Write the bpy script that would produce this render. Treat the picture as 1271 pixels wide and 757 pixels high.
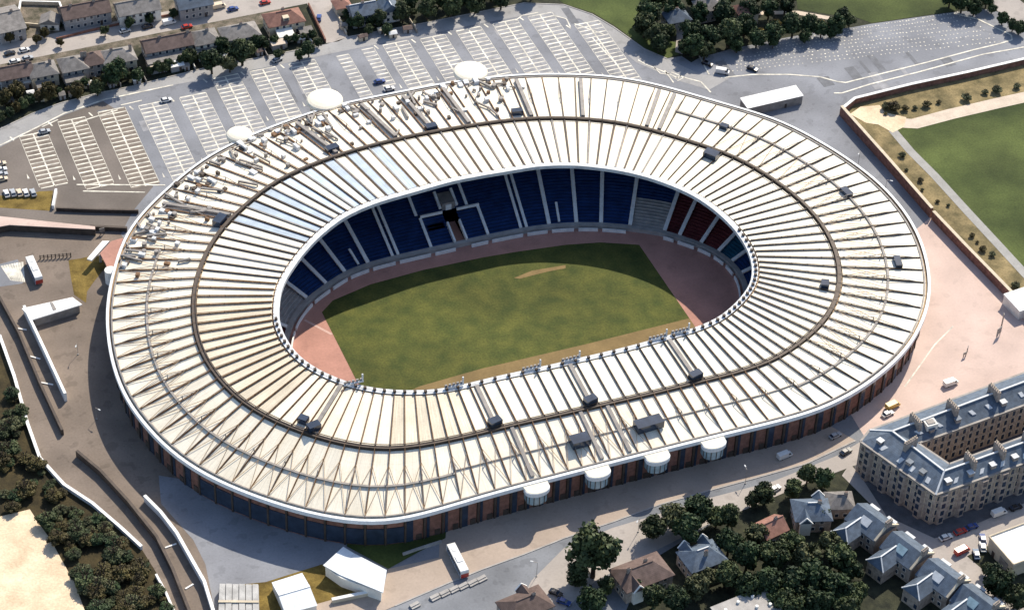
import bpy, math, random
import numpy as np
from mathutils import Vector, Matrix

for o in list(bpy.data.objects): bpy.data.objects.remove(o)
random.seed(7); RS = np.random.RandomState(5)
scene = bpy.context.scene
col = scene.collection

# ------------------------------------------------------------------ camera
PITCH, ROLL, YAW = 0.71574273, -0.0437576, 0.40537083
FPX, PW, PH = 3100.0, 1271.0, 757.0
CAM = np.array([-249.9377, -578.9893, 552.4209])
def _rot():
    cp, sp = math.cos(PITCH), math.sin(PITCH)
    fwd = np.array([0, cp, -sp]); right = np.array([1., 0, 0]); down = np.array([0, -sp, -cp])
    c, s = math.cos(ROLL), math.sin(ROLL)
    r2 = c*right+s*down; d2 = -s*right+c*down
    ct, st = math.cos(YAW), math.sin(YAW)
    return np.stack([r2, d2, fwd]) @ np.array([[ct, -st, 0], [st, ct, 0], [0, 0, 1]])
CM = _rot()
def g(px, z=0.0):
    """photo pixel -> point on the horizontal plane at height z"""
    v = CM.T @ np.array([(px[0]-PW/2)/FPX, (px[1]-PH/2)/FPX, 1.0])
    return CAM + v*((z-CAM[2])/v[2])
def g2(px, z=0.0):
    p = g(px, z); return (float(p[0]), float(p[1]))
cd = bpy.data.cameras.new('camera'); co = bpy.data.objects.new('camera', cd); col.objects.link(co)
cd.sensor_width = 36; cd.lens = FPX/PW*36; cd.clip_end = 6000; cd.clip_start = 1
mw = Matrix.Identity(4)
for i in range(3):
    mw[i][0] = CM[0][i]; mw[i][1] = -CM[1][i]; mw[i][2] = -CM[2][i]; mw[i][3] = CAM[i]
co.matrix_world = mw
scene.camera = co

# ------------------------------------------------------------------ sky, sun, exposure
SUNV = Vector((-0.76, -0.73, -1.0)).normalized()
SUN_EL = math.asin(-SUNV.z); SUN_ROT = math.atan2(-SUNV.x, -SUNV.y)
w = bpy.data.worlds.new('World'); scene.world = w; w.use_nodes = True
nt = w.node_tree; nt.nodes.clear()
sky = nt.nodes.new('ShaderNodeTexSky'); sky.sky_type = 'NISHITA'; sky.sun_disc = False
sky.sun_elevation = SUN_EL; sky.sun_rotation = SUN_ROT
bg = nt.nodes.new('ShaderNodeBackground'); bg.inputs[1].default_value = 0.135
wo = nt.nodes.new('ShaderNodeOutputWorld')
nt.links.new(sky.outputs[0], bg.inputs[0]); nt.links.new(bg.outputs[0], wo.inputs[0])
sl = bpy.data.lights.new('sun', 'SUN'); sl.energy = 4.6; sl.angle = math.radians(0.53); sl.color = (1.0, 0.91, 0.76)
so = bpy.data.objects.new('sun', sl); col.objects.link(so); so.rotation_euler = SUNV.to_track_quat('-Z', 'Y').to_euler()
so.location = (200, 200, 300)
vs = scene.view_settings; vs.view_transform = 'Standard'; vs.look = 'None'; vs.gamma = 1; vs.exposure = 0.34
scene.render.engine = 'CYCLES'

# ------------------------------------------------------------------ materials
MATS = {}
def mat(name, c, rough=0.85, var=0.25, scale=0.25, c2=None, bump=0.0, metal=0.0, spec=0.3, rand=0.0, fine=0.12, big=0.0, spots=0.0):
    """colour with two octaves of world-space mottling; rand: shift from object to object"""
    if name in MATS: return MATS[name]
    m = bpy.data.materials.new(name); m.use_nodes = True
    n = m.node_tree.nodes; L = m.node_tree.links; n.clear()
    out = n.new('ShaderNodeOutputMaterial'); b = n.new('ShaderNodeBsdfPrincipled'); L.new(b.outputs[0], out.inputs[0])
    b.inputs['Roughness'].default_value = rough; b.inputs['Metallic'].default_value = metal
    b.inputs['Specular IOR Level'].default_value = spec
    geo = n.new('ShaderNodeNewGeometry')
    def noise(sc, det=4):
        t = n.new('ShaderNodeTexNoise'); t.inputs['Scale'].default_value = sc; t.inputs['Detail'].default_value = det
        L.new(geo.outputs['Position'], t.inputs['Vector']); return t
    c2 = c2 or tuple(x*(1-var) for x in c)
    hi = tuple(min(1, x*(1+var*0.5)) for x in c)
    t1 = noise(scale, 6)
    r = n.new('ShaderNodeValToRGB'); r.color_ramp.elements[0].position = 0.32; r.color_ramp.elements[1].position = 0.68
    r.color_ramp.elements[0].color = (*c2, 1); r.color_ramp.elements[1].color = (*hi, 1)
    L.new(t1.outputs[0], r.inputs[0])
    src = r.outputs[0]
    def mul(src, fac_out, lo, hi_):
        mr = n.new('ShaderNodeMapRange'); mr.inputs[1].default_value = 0.25; mr.inputs[2].default_value = 0.75
        mr.inputs[3].default_value = lo; mr.inputs[4].default_value = hi_
        L.new(fac_out, mr.inputs[0])
        mx = n.new('ShaderNodeMix'); mx.data_type = 'RGBA'; mx.blend_type = 'MULTIPLY'; mx.inputs[0].default_value = 1
        L.new(src, mx.inputs[6]); L.new(mr.outputs[0], mx.inputs[7]); return mx.outputs[2]
    if fine: src = mul(src, noise(max(1.4, scale*9), 3).outputs[0], 1-fine, 1+fine)
    if big: src = mul(src, noise(0.03, 2).outputs[0], 1-big, 1+big)
    if spots:   # stains and patches with a shape of their own
        for sc, lo_, a_ in ((0.22, .60, spots), (0.9, .64, spots*.8)):
            t_ = noise(sc, 2); mr = n.new('ShaderNodeMapRange'); mr.inputs[1].default_value = lo_; mr.inputs[2].default_value = lo_+.05; mr.inputs[3].default_value = 1; mr.inputs[4].default_value = 1-a_
            L.new(t_.outputs[0], mr.inputs[0])
            mx = n.new('ShaderNodeMix'); mx.data_type = 'RGBA'; mx.blend_type = 'MULTIPLY'; mx.inputs[0].default_value = 1
            L.new(src, mx.inputs[6]); L.new(mr.outputs[0], mx.inputs[7]); src = mx.outputs[2]
    if rand:
        oi = n.new('ShaderNodeObjectInfo')
        mr = n.new('ShaderNodeMapRange'); mr.inputs[3].default_value = 1-rand; mr.inputs[4].default_value = 1+rand*0.4
        L.new(oi.outputs['Random'], mr.inputs[0])
        mx = n.new('ShaderNodeMix'); mx.data_type = 'RGBA'; mx.blend_type = 'MULTIPLY'; mx.inputs[0].default_value = 1
        L.new(src, mx.inputs[6]); L.new(mr.outputs[0], mx.inputs[7]); src = mx.outputs[2]
    L.new(src, b.inputs['Base Color'])
    if bump:
        bp = n.new('ShaderNodeBump'); bp.inputs['Strength'].default_value = bump; bp.inputs['Distance'].default_value = 0.3
        L.new(noise(max(0.8, scale*4), 5).outputs[0], bp.inputs['Height']); L.new(bp.outputs[0], b.inputs['Normal'])
    MATS[name] = m
    return m
def uvstripes(m, count, lo, axis=0, width=0.1):
    """seams: darker thin stripes across the UV of a material made by mat()"""
    n = m.node_tree.nodes; L = m.node_tree.links
    b = [x for x in n if x.type == 'BSDF_PRINCIPLED'][0]
    src = b.inputs['Base Color'].links[0].from_socket
    uv = n.new('ShaderNodeUVMap'); sp = n.new('ShaderNodeSeparateXYZ'); L.new(uv.outputs[0], sp.inputs[0])
    mm = n.new('ShaderNodeMath'); mm.operation = 'MULTIPLY'; mm.inputs[1].default_value = count; L.new(sp.outputs[axis], mm.inputs[0])
    fr = n.new('ShaderNodeMath'); fr.operation = 'FRACT'; L.new(mm.outputs[0], fr.inputs[0])
    lt = n.new('ShaderNodeMath'); lt.operation = 'LESS_THAN'; lt.inputs[1].default_value = width; L.new(fr.outputs[0], lt.inputs[0])
    mr = n.new('ShaderNodeMapRange'); mr.inputs[3].default_value = 1; mr.inputs[4].default_value = lo; L.new(lt.outputs[0], mr.inputs[0])
    mx = n.new('ShaderNodeMix'); mx.data_type = 'RGBA'; mx.blend_type = 'MULTIPLY'; mx.inputs[0].default_value = 1
    L.new(src, mx.inputs[6]); L.new(mr.outputs[0], mx.inputs[7]); L.new(mx.outputs[2], b.inputs['Base Color'])
    return m

def streaks(m, amt):
    """dirt streaks running down the slope of a sheet (along V)"""
    n = m.node_tree.nodes; L = m.node_tree.links
    b = [x for x in n if x.type == 'BSDF_PRINCIPLED'][0]; src = b.inputs['Base Color'].links[0].from_socket
    uv = n.new('ShaderNodeUVMap'); oi = n.new('ShaderNodeObjectInfo')
    mp = n.new('ShaderNodeMapping'); mp.inputs['Scale'].default_value = (14, 1.6, 1); L.new(uv.outputs[0], mp.inputs['Vector'])
    cb = n.new('ShaderNodeCombineXYZ'); mu = n.new('ShaderNodeMath'); mu.operation = 'MULTIPLY'; mu.inputs[1].default_value = 90
    L.new(oi.outputs['Random'], mu.inputs[0]); L.new(mu.outputs[0], cb.inputs[2]); L.new(cb.outputs[0], mp.inputs['Location'])
    t = n.new('ShaderNodeTexNoise'); t.inputs['Scale'].default_value = 1; t.inputs['Detail'].default_value = 5; L.new(mp.outputs[0], t.inputs['Vector'])
    mr = n.new('ShaderNodeMapRange'); mr.inputs[1].default_value = .35; mr.inputs[2].default_value = .62; mr.inputs[3].default_value = 1-amt; mr.inputs[4].default_value = 1.03; L.new(t.outputs[0], mr.inputs[0])
    mx = n.new('ShaderNodeMix'); mx.data_type = 'RGBA'; mx.blend_type = 'MULTIPLY'; mx.inputs[0].default_value = 1
    L.new(src, mx.inputs[6]); L.new(mr.outputs[0], mx.inputs[7]); L.new(mx.outputs[2], b.inputs['Base Color']); return m
ASPH = mat('asphalt_grey', (0.235, 0.243, 0.268), 0.9, 0.16, 0.06, fine=0.08, big=0.15, spots=0.14)
ASPHB = mat('asphalt_bays', (0.30, 0.30, 0.315), 0.9, 0.25, 0.3, fine=0.15, big=0.15)
ASPHT = mat('asphalt_bays_tinted', (0.22, 0.185, 0.155), 0.9, 0.25, 0.3, fine=0.15, big=0.15)  # bay strips on the left, their brown is a painted warm vignette tint
ASPHW = mat('asphalt_pale', (0.34, 0.335, 0.335), 0.9, 0.15, 0.08, fine=0.08, spots=0.12)
ROADR = mat('road_grey', (0.21, 0.22, 0.24), 0.9, 0.2, 0.06, fine=0.08, big=0.12, spots=0.16)
ROADT = mat('road_town', (0.40, 0.36, 0.33), 0.9, 0.12, 0.08, fine=0.06, spots=0.12)
BROWN = mat('concourse_brown', (0.205, 0.165, 0.135), 0.9, 0.22, 0.07, fine=0.1, big=0.15, spots=0.18)
PINKP = mat('plaza_pink', (0.60, 0.46, 0.40), 0.85, 0.12, 0.08, fine=0.05, big=0.06, spots=0.07)
TANP = mat('pavement_tan', (0.42, 0.34, 0.28), 0.9, 0.12, 0.08, fine=0.06, spots=0.1)
TRACK = mat('track_red', (0.46, 0.24, 0.19), 0.85, 0.14, 0.12, fine=0.08, spots=0.08)
GRASSP = mat('pitch_grass', (0.086, 0.090, 0.019), 0.9, 0.35, 0.16, c2=(0.048, 0.064, 0.014), bump=0.2, fine=0.3, big=0.25)
GRASSW = mat('worn_grass', (0.23, 0.16, 0.07), 0.9, 0.2, 0.15, fine=0.1)
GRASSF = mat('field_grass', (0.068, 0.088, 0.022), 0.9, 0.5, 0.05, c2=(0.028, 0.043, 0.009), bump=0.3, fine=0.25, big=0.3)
GRASSO = mat('ochre_grass', (0.20, 0.14, 0.035), 0.9, 0.4, 0.2, c2=(0.09, 0.06, 0.012), bump=0.4, fine=0.25)
GARDEN = mat('garden_ground', (0.040, 0.042, 0.024), 0.95, 0.5, 0.35, c2=(0.018, 0.021, 0.014), bump=0.5, fine=0.3)
SCRUB = mat('scrub_ground', (0.055, 0.042, 0.018), 0.95, 0.5, 0.2, c2=(0.022, 0.018, 0.009), bump=0.5, fine=0.3)
WASTE = mat('waste_ground', (0.26, 0.20, 0.10), 0.95, 0.4, 0.15, c2=(0.10, 0.085, 0.04), bump=0.4, fine=0.25)
SAND = mat('sand', (0.78, 0.62, 0.44), 0.95, 0.2, 0.12, c2=(0.60, 0.46, 0.31), bump=0.4, fine=0.15)
DUST = mat('dusty_path', (0.62, 0.52, 0.42), 0.95, 0.15, 0.2, fine=0.1)
PATHG = mat('path_grey', (0.36, 0.35, 0.33), 0.95, 0.15, 0.2, fine=0.1)
PAINT = mat('white_paint', (0.74, 0.70, 0.60), 0.8, 0.4, 0.35, c2=(0.45, 0.43, 0.38), fine=0.15)
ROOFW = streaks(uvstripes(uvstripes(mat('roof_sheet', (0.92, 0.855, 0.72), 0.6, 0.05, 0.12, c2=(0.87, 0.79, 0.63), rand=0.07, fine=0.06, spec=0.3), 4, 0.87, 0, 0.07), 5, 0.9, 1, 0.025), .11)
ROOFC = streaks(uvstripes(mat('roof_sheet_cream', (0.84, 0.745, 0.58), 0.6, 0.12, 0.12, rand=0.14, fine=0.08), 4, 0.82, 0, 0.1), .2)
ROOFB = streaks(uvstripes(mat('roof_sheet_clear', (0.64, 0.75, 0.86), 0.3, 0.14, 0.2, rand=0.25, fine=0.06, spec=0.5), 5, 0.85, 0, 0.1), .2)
STEEL = mat('steel_dark', (0.085, 0.066, 0.055), 0.6, 0.3, 0.6, metal=0.2)
STEELG = mat('steel_grey', (0.29, 0.265, 0.245), 0.6, 0.25, 0.5)
RUST = mat('steel_rust', (0.23, 0.135, 0.075), 0.8, 0.35, 0.8, fine=0.2)
RODS = mat('brace_rod', (0.42, 0.30, 0.19), 0.8, 0.2, 0.8)
RIM = mat('rim_white', (0.66, 0.68, 0.70), 0.6, 0.2, 0.4)
FASC = mat('fascia_white', (0.74, 0.77, 0.80), 0.5, 0.08, 0.2)
BRICK = mat('brick_red', (0.25, 0.125, 0.095), 0.9, 0.35, 0.7, fine=0.2, rand=0.2)
GLASSD = mat('glass_dark', (0.03, 0.045, 0.075), 0.12, 0.3, 0.4, spec=0.6)
GLASSB = mat('glass_pale', (0.30, 0.42, 0.48), 0.2, 0.25, 0.5, spec=0.6)
SEATB = uvstripes(mat('seat_blue', (0.020, 0.060, 0.19), 0.5, 0.3, 0.3, rand=0.25, fine=0.15), 26, 0.55, 1, 0.35)
SEATR = uvstripes(mat('seat_red', (0.17, 0.04, 0.045), 0.5, 0.3, 0.3, rand=0.2, fine=0.15), 26, 0.6, 1, 0.35)
SEATT = uvstripes(mat('seat_teal', (0.03, 0.16, 0.26), 0.5, 0.3, 0.3, rand=0.2, fine=0.15), 26, 0.6, 1, 0.35)
CONC = mat('concrete', (0.40, 0.38, 0.36), 0.9, 0.2, 0.4, fine=0.1)
CONCW = mat('concrete_white', (0.86, 0.85, 0.82), 0.8, 0.12, 0.5)
WALLW = mat('render_white', (0.80, 0.78, 0.72), 0.85, 0.12, 0.5)
WALLC = mat('render_cream', (0.62, 0.53, 0.40), 0.85, 0.15, 0.5)
WALLG = mat('render_grey', (0.34, 0.33, 0.33), 0.9, 0.2, 0.5)
STONE = mat('sandstone', (0.40, 0.335, 0.285), 0.9, 0.3, 0.9, c2=(0.25, 0.205, 0.18), fine=0.25, bump=0.2)
SLATE = uvstripes(mat('slate', (0.11, 0.145, 0.195), 0.6, 0.3, 0.6, fine=0.25, rand=0.2, spec=0.4), 14, 0.8, 1, 0.14)
TILEB = uvstripes(mat('tile_brown', (0.17, 0.12, 0.105), 0.8, 0.3, 0.6, fine=0.2, rand=0.2), 12, 0.78, 1, 0.14)
TILEG = uvstripes(mat('tile_grey', (0.26, 0.24, 0.225), 0.8, 0.3, 0.6, fine=0.2, rand=0.2), 12, 0.8, 1, 0.14)
TILER = uvstripes(mat('tile_red', (0.33, 0.17, 0.13), 0.8, 0.25, 0.6, fine=0.2, rand=0.2), 12, 0.78, 1, 0.14)
LEAD = mat('lead_flashing', (0.62, 0.64, 0.66), 0.6, 0.15, 0.6)
TENT = uvstripes(mat('tent_fabric', (0.72, 0.76, 0.80), 0.6, 0.12, 0.25, rand=0.08, fine=0.05), 6, 0.82, 0, 0.06)
TARP = uvstripes(mat('shed_sheet', (0.50, 0.49, 0.47), 0.7, 0.25, 0.4, fine=0.15), 7, 0.55, 0, 0.18)
BARK = mat('bark', (0.07, 0.05, 0.035), 0.95, 0.4, 1.5)
RUBBER = mat('tyre_rubber', (0.02, 0.02, 0.02), 0.9, 0.2, 2)
LEAVES = [mat('leaf_a', (0.050, 0.080, 0.030), 0.7, 0.5, 0.35, c2=(0.012, 0.026, 0.010), rand=0.35, fine=0.3),
          mat('leaf_b', (0.080, 0.102, 0.040), 0.7, 0.5, 0.35, c2=(0.018, 0.030, 0.011), rand=0.35, fine=0.3),
          mat('leaf_c', (0.125, 0.13, 0.062), 0.7, 0.5, 0.35, c2=(0.030, 0.040, 0.014), rand=0.3, fine=0.3),
          mat('leaf_dry', (0.085, 0.070, 0.022), 0.7, 0.5, 0.35, c2=(0.035, 0.028, 0.010), rand=0.35, fine=0.3),
          mat('leaf_gold', (0.52, 0.36, 0.10), 0.7, 0.4, 0.5, rand=0.2, fine=0.2)]
def paintmat(name, c): return mat('carpaint_'+name, c, 0.25, 0.05, 1, spec=0.6, fine=0.03)

# ------------------------------------------------------------------ mesh helpers
def setp(o, label=None, cat=None, group=None, kind=None):
    if label: o['label'] = label
    if cat: o['category'] = cat
    if group: o['group'] = group
    if kind: o['kind'] = kind
    return o
def empty(name, loc=(0, 0, 0), rz=0.0, **k):
    o = bpy.data.objects.new(name, None); col.objects.link(o); o.location = loc; o.rotation_euler = (0, 0, rz)
    o.empty_display_size = 0.5
    return setp(o, **k)
def linkmesh(name, me, m=None, parent=None, loc=None, rz=0.0, **k):
    o = bpy.data.objects.new(name, me); col.objects.link(o)
    if m and not me.materials: me.materials.append(m)
    if parent: o.parent = parent
    if loc is not None: o.location = loc
    if rz: o.rotation_euler = (0, 0, rz)
    return setp(o, **k)
class MB:
    def __init__(s): s.v = []; s.f = []; s.uv = []
    def face(s, pts, uv=None):
        i = len(s.v); s.v += [tuple(float(c) for c in p) for p in pts]; s.f.append(tuple(range(i, i+len(pts))))
        if uv is None: uv = [(0, 0), (1, 0), (1, 1), (0, 1)] if len(pts) == 4 else [(0, 0), (1, 0), (0.5, 1)] if len(pts) == 3 else [(0.5, 0.5)]*len(pts)
        s.uv += uv; return s
    def box(s, c, size, rz=0.0, z0=None):
        """c: centre x,y and base z; size x,y,z"""
        hx, hy, h = size[0]/2, size[1]/2, size[2]; ca, sa = math.cos(rz), math.sin(rz)
        q = [(c[0]+x*ca-y*sa, c[1]+x*sa+y*ca) for x, y in ((-hx, -hy), (hx, -hy), (hx, hy), (-hx, hy))]
        return s.prism(q, c[2], c[2]+h)
    def prism(s, poly, z0, z1):
        n = len(poly)
        zz0 = z0 if isinstance(z0, (list, tuple)) else [z0]*n; zz1 = z1 if isinstance(z1, (list, tuple)) else [z1]*n
        a = [(p[0], p[1], z) for p, z in zip(poly, zz0)]; b = [(p[0], p[1], z) for p, z in zip(poly, zz1)]
        area = sum(poly[i][0]*poly[(i+1) % n][1]-poly[(i+1) % n][0]*poly[i][1] for i in range(n))
        if area < 0: a.reverse(); b.reverse()
        s.face(b); s.face(a[::-1])
        for i in range(n):
            j = (i+1) % n; s.face([a[i], a[j], b[j], b[i]])
        return s
    def beam(s, p, q, wd, h=None):
        """box section bar from p to q"""
        p = Vector(p); q = Vector(q); d = (q-p)
        if d.length < 1e-6: return s
        d.normalize(); h = h or wd
        up = Vector((0, 0, 1)) if abs(d.z) < 0.95 else Vector((1, 0, 0))
        r = d.cross(up).normalized(); u = r.cross(d).normalized()
        A = [p+r*x*wd/2+u*y*h/2 for x, y in ((-1, -1), (1, -1), (1, 1), (-1, 1))]
        B = [q+r*x*wd/2+u*y*h/2 for x, y in ((-1, -1), (1, -1), (1, 1), (-1, 1))]
        s.face(A); s.face(B[::-1])
        for i in range(4):
            j = (i+1) % 4; s.face([A[j], A[i], B[i], B[j]])
        return s
    def cyl(s, c, r, h, n=10, r2=None):
        r2 = r if r2 is None else r2
        a = [(c[0]+r*math.cos(2*math.pi*i/n), c[1]+r*math.sin(2*math.pi*i/n), c[2]) for i in range(n)]
        b = [(c[0]+r2*math.cos(2*math.pi*i/n), c[1]+r2*math.sin(2*math.pi*i/n), c[2]+h) for i in range(n)]
        if r2 > 1e-4: s.face(b)
        for i in range(n):
            j = (i+1) % n; s.face([a[i], a[j], b[j], b[i]])
        return s
    def mesh(s, name):
        me = bpy.data.meshes.new(name); me.from_pydata(s.v, [], s.f)
        ul = me.uv_layers.new(name='UVMap'); flat = np.array(s.uv, dtype=np.float32).ravel()
        ul.data.foreach_set('uv', flat); me.update(); return me
    def build(s, name, m, parent=None, **k):
        return linkmesh(name, s.mesh(name), m, parent, **k)
def smooth_closed(pts, n, sig):
    """resample a closed polyline by arc length and smooth it"""
    p = np.array(pts, float); q = np.vstack([p, p[:1]])
    d = np.r_[0, np.cumsum(np.hypot(*np.diff(q, axis=0).T))]
    t = np.linspace(0, d[-1], n, endpoint=False)
    r = np.stack([np.interp(t, d, q[:, 0]), np.interp(t, d, q[:, 1])], 1)
    if sig:
        k = np.fft.fftfreq(n)*n
        filt = np.exp(-0.5*(2*np.pi*k*sig/n)**2)
        r = np.stack([np.fft.ifft(np.fft.fft(r[:, i])*filt).real for i in (0, 1)], 1)
    return r
def sheet(name, poly, z, m, parent=None, **k):
    me = bpy.data.meshes.new(name)
    from mathutils.geometry import tessellate_polygon
    pts = [Vector((p[0], p[1], 0)) for p in poly]
    tr = tessellate_polygon([pts]); fs = []
    for t in tr:
        a, b, c = [poly[i] for i in t]
        ar = (b[0]-a[0])*(c[1]-a[1])-(c[0]-a[0])*(b[1]-a[1])
        fs.append(tuple(t) if ar > 0 else tuple(t)[::-1])
    me.from_pydata([(p[0], p[1], z) for p in poly], [], fs); me.update()
    return linkmesh(name, me, m, parent, **k)
def psheet(name, px, z, m, parent=None, **k): return sheet(name, [g2(p) for p in px], z, m, parent, **k)
def ribbon(pts, wd):
    """polygon of constant width along a polyline of world points"""
    p = [np.array(q[:2], float) for q in pts]; L = []; R = []
    for i in range(len(p)):
        d = (p[min(i+1, len(p)-1)]-p[max(i-1, 0)]); d /= np.hypot(*d)+1e-9; nrm = np.array([-d[1], d[0]])
        L.append(tuple(p[i]+nrm*wd/2)); R.append(tuple(p[i]-nrm*wd/2))
    return L+R[::-1]
def line_mesh(mb, pts, wd, z):
    for a, b in zip(pts[:-1], pts[1:]):
        d = np.array(b[:2])-np.array(a[:2]); l = np.hypot(*d)
        if l < 1e-6: continue
        nr = np.array([-d[1], d[0]])/l*wd/2
        mb.face([(a[0]-nr[0], a[1]-nr[1], z), (b[0]-nr[0], b[1]-nr[1], z), (b[0]+nr[0], b[1]+nr[1], z), (a[0]+nr[0], a[1]+nr[1], z)])
    return mb

# ------------------------------------------------------------------ stadium curves (traced, lifted to roof heights)
PZ = -7.0                                   # the pitch lies below the street
ZO = 11.8                                   # eave
def ZI(x): return 19.0-3.0*x/80.0           # inner roof edge
INNER_PX = [(345,375),(346.4,362),(353,346),(373,317),(394,294),(425.7,269),(464,252),(515.6,237.6),(563,224),(613,215),(640,211),(664,206),(712,204.5),(762,210),(799,218),(833.5,229.6),(865,244),(894,265),(915.4,286.5),(931,311.6),(936.6,332.7),(934,354),(918,375),(894,396),(860,410.4),(833.5,417),(788.6,430),(743.6,440.8),(709,448.7),(669.6,458),(630,466),(597.5,473.5),(573.7,480),(542,485.7),(515.6,487),(478.6,485.7),(452,481.7),(431,476.5),(407,467),(383.4,455),(365,439.5),(351.7,419.6),(344,401)]
OUTER_PX = [(720,92.5),(762,95),(794,100),(841,112),(881,124),(913,133.5),(940,140),(974,152),(1006,169),(1030,183),(1053.6,198),(1082.7,219),(1109,244),(1134,277),(1148.7,311.5),(1155,346),(1155,372),(1151,386),(1143,406),(1137,420),(1120,441),(1098.5,460.6),(1075,479),(1046,496),(1017,510),(980,520),(940,530),(913,536),(841,554),(773,571),(705,588.5),(630,608),(584,621),(545,633),(502,645.5),(478.5,649.5),(439,648),(407,642.6),(373,635),(346,627),(320,618),(290.6,607),(251,589),(208.7,560),(179.7,528),(164,509.5),(150.6,485.7),(140,456.6),(133.4,422),(131.6,390),(134.5,361.7),(142.7,330),(153,295.7),(171.7,269),(195.5,245.5),(219,224),(248,200),(280,182),(320,164),(357,150.6),(399,135),(452,123),(515.6,111),(558,102),(610.7,96.5),(640,93),(669.6,92.5)]
def lift_inner(p):
    z = 16
    for _ in range(6): q = g(p, z); z = ZI(q[0])
    return (q[0], q[1])
IN = smooth_closed([lift_inner(p) for p in INNER_PX], 800, 7)
OUT = smooth_closed([g2(p, ZO) for p in OUTER_PX], 800, 8)
FRONT_W = [(-62,34),(-53,39),(-45,43),(-36,44.6),(-26,45),(-13,45),(8,45),(21,44.5),(30,43.4),(39,41.3),(48,38),(57,33.4),(67,27),(76,17),(80,11),(82.3,4),(82.5,-5),(79,-15),(72,-24),(62,-30),(50,-33),(36,-33.5),(10,-33.5),(-20,-33.5),(-40,-33.5),(-52,-32),(-64,-28),(-73,-20),(-78,-10),(-79,2),(-76,15),(-70,26)]
FR = smooth_closed([(x+.8, y+1.8) for x, y in FRONT_W], 800, 6)
def normals(P, sig=10):
    d = np.roll(P, -1, 0)-np.roll(P, 1, 0)
    n = len(P); k = np.fft.fftfreq(n)*n; filt = np.exp(-0.5*(2*np.pi*k*sig/n)**2)
    d = np.stack([np.fft.ifft(np.fft.fft(d[:, i])*filt).real for i in (0, 1)], 1)
    d /= np.hypot(d[:, 0], d[:, 1])[:, None]
    nr = np.stack([d[:, 1], -d[:, 0]], 1)
    c = P.mean(0)
    if ((P-c)*nr).sum() < 0: nr = -nr
    return nr
INn = normals(IN, 14); FRn = normals(FR, 14); OUTn = normals(OUT, 10)
def hit(p, d, poly):
    a = poly; b = np.roll(poly, -1, 0); e = b-a
    den = d[0]*e[:, 1]-d[1]*e[:, 0]
    w_ = a-p
    with np.errstate(divide='ignore', invalid='ignore'):
        t = (w_[:, 0]*e[:, 1]-w_[:, 1]*e[:, 0])/den; u = (w_[:, 0]*d[1]-w_[:, 1]*d[0])/den
    ok = (t > 1) & (u >= 0) & (u <= 1)
    return p+d*t[ok].min()
OUTH = np.array([hit(p, d, OUT) for p, d in zip(IN, INn)])
NB = 132
mid = (IN+OUTH)/2
dl = np.r_[0, np.cumsum(np.hypot(*np.diff(np.vstack([mid, mid[:1]]), axis=0).T))]
tb = np.linspace(0, dl[-1], NB, endpoint=False)
idx = np.interp(tb, dl, np.arange(801))
def sample(P, i):
    i = np.asarray(i) % len(P); a = np.floor(i).astype(int); f = (i-a)[..., None]
    return P[a]*(1-f)+P[(a+1) % len(P)]*f
BI = sample(IN, idx); BO = sample(OUTH, idx)            # inner and outer ends of every bay line
FRING = 0.49
def zroof(x, f):
    zi = ZI(x); zr = zi-2.6
    return zi+(zr-zi)*f/FRING if f < FRING else zr+(ZO-zr)*((f-FRING)/(1-FRING))**1.05
def rp(k, f, dz=0.0, inset=0.0):
    """roof point on bay line k (float allowed) at fraction f"""
    k0 = int(math.floor(k)) % NB; k1 = (k0+1) % NB; u = k-math.floor(k)
    a = BI[k0]*(1-u)+BI[k1]*u; b = BO[k0]*(1-u)+BO[k1]*u
    p = a+(b-a)*f
    return np.array([p[0], p[1], zroof(a[0], f)+dz])

# ------------------------------------------------------------------ the ground, with the bowl cut out
HOLE = FR[::8]+FRn[::8]*20.5
def ground_sheet():
    import bmesh
    bm = bmesh.new()
    S = 2500
    ov = [bm.verts.new(p) for p in ((-S, -S, 0), (S, -S, 0), (S, S, 0), (-S, S, 0))]
    oe = [bm.edges.new((ov[i], ov[(i+1) % 4])) for i in range(4)]
    hv = [bm.verts.new((p[0], p[1], 0)) for p in HOLE]
    he = [bm.edges.new((hv[i], hv[(i+1) % len(hv)])) for i in range(len(hv))]
    bmesh.ops.triangle_fill(bm, use_beauty=True, use_dissolve=False, edges=oe+he, normal=(0, 0, 1))
    me = bpy.data.meshes.new('ground'); bm.to_mesh(me); bm.free()
    return linkmesh('ground', me, GARDEN, kind='structure', label='dark planted ground around the stadium')
ground_sheet()
def outside(k, f, off):  # point off metres outside the stadium wall
    return BO[k]+(BO[k]-BI[k])/np.hypot(*(BO[k]-BI[k]))*off

# car park and roads on the far side, one tarmac sheet that ends inside the stadium wall
def near_out(px, z=0):  # index of nearest bay line for a pixel at the eave
    p = np.array(g2(px, ZO)); return int(np.argmin(((BO-p)**2).sum(1)))
def rim(ka, kb, step, off=-6):
    r = []; k = ka
    while True:
        r.append(tuple(outside(k % NB, 1, off)))
        if k % NB == kb % NB: break
        k += step
    return r
KL = near_out((150, 300)); KR = near_out((1134, 277))
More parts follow.
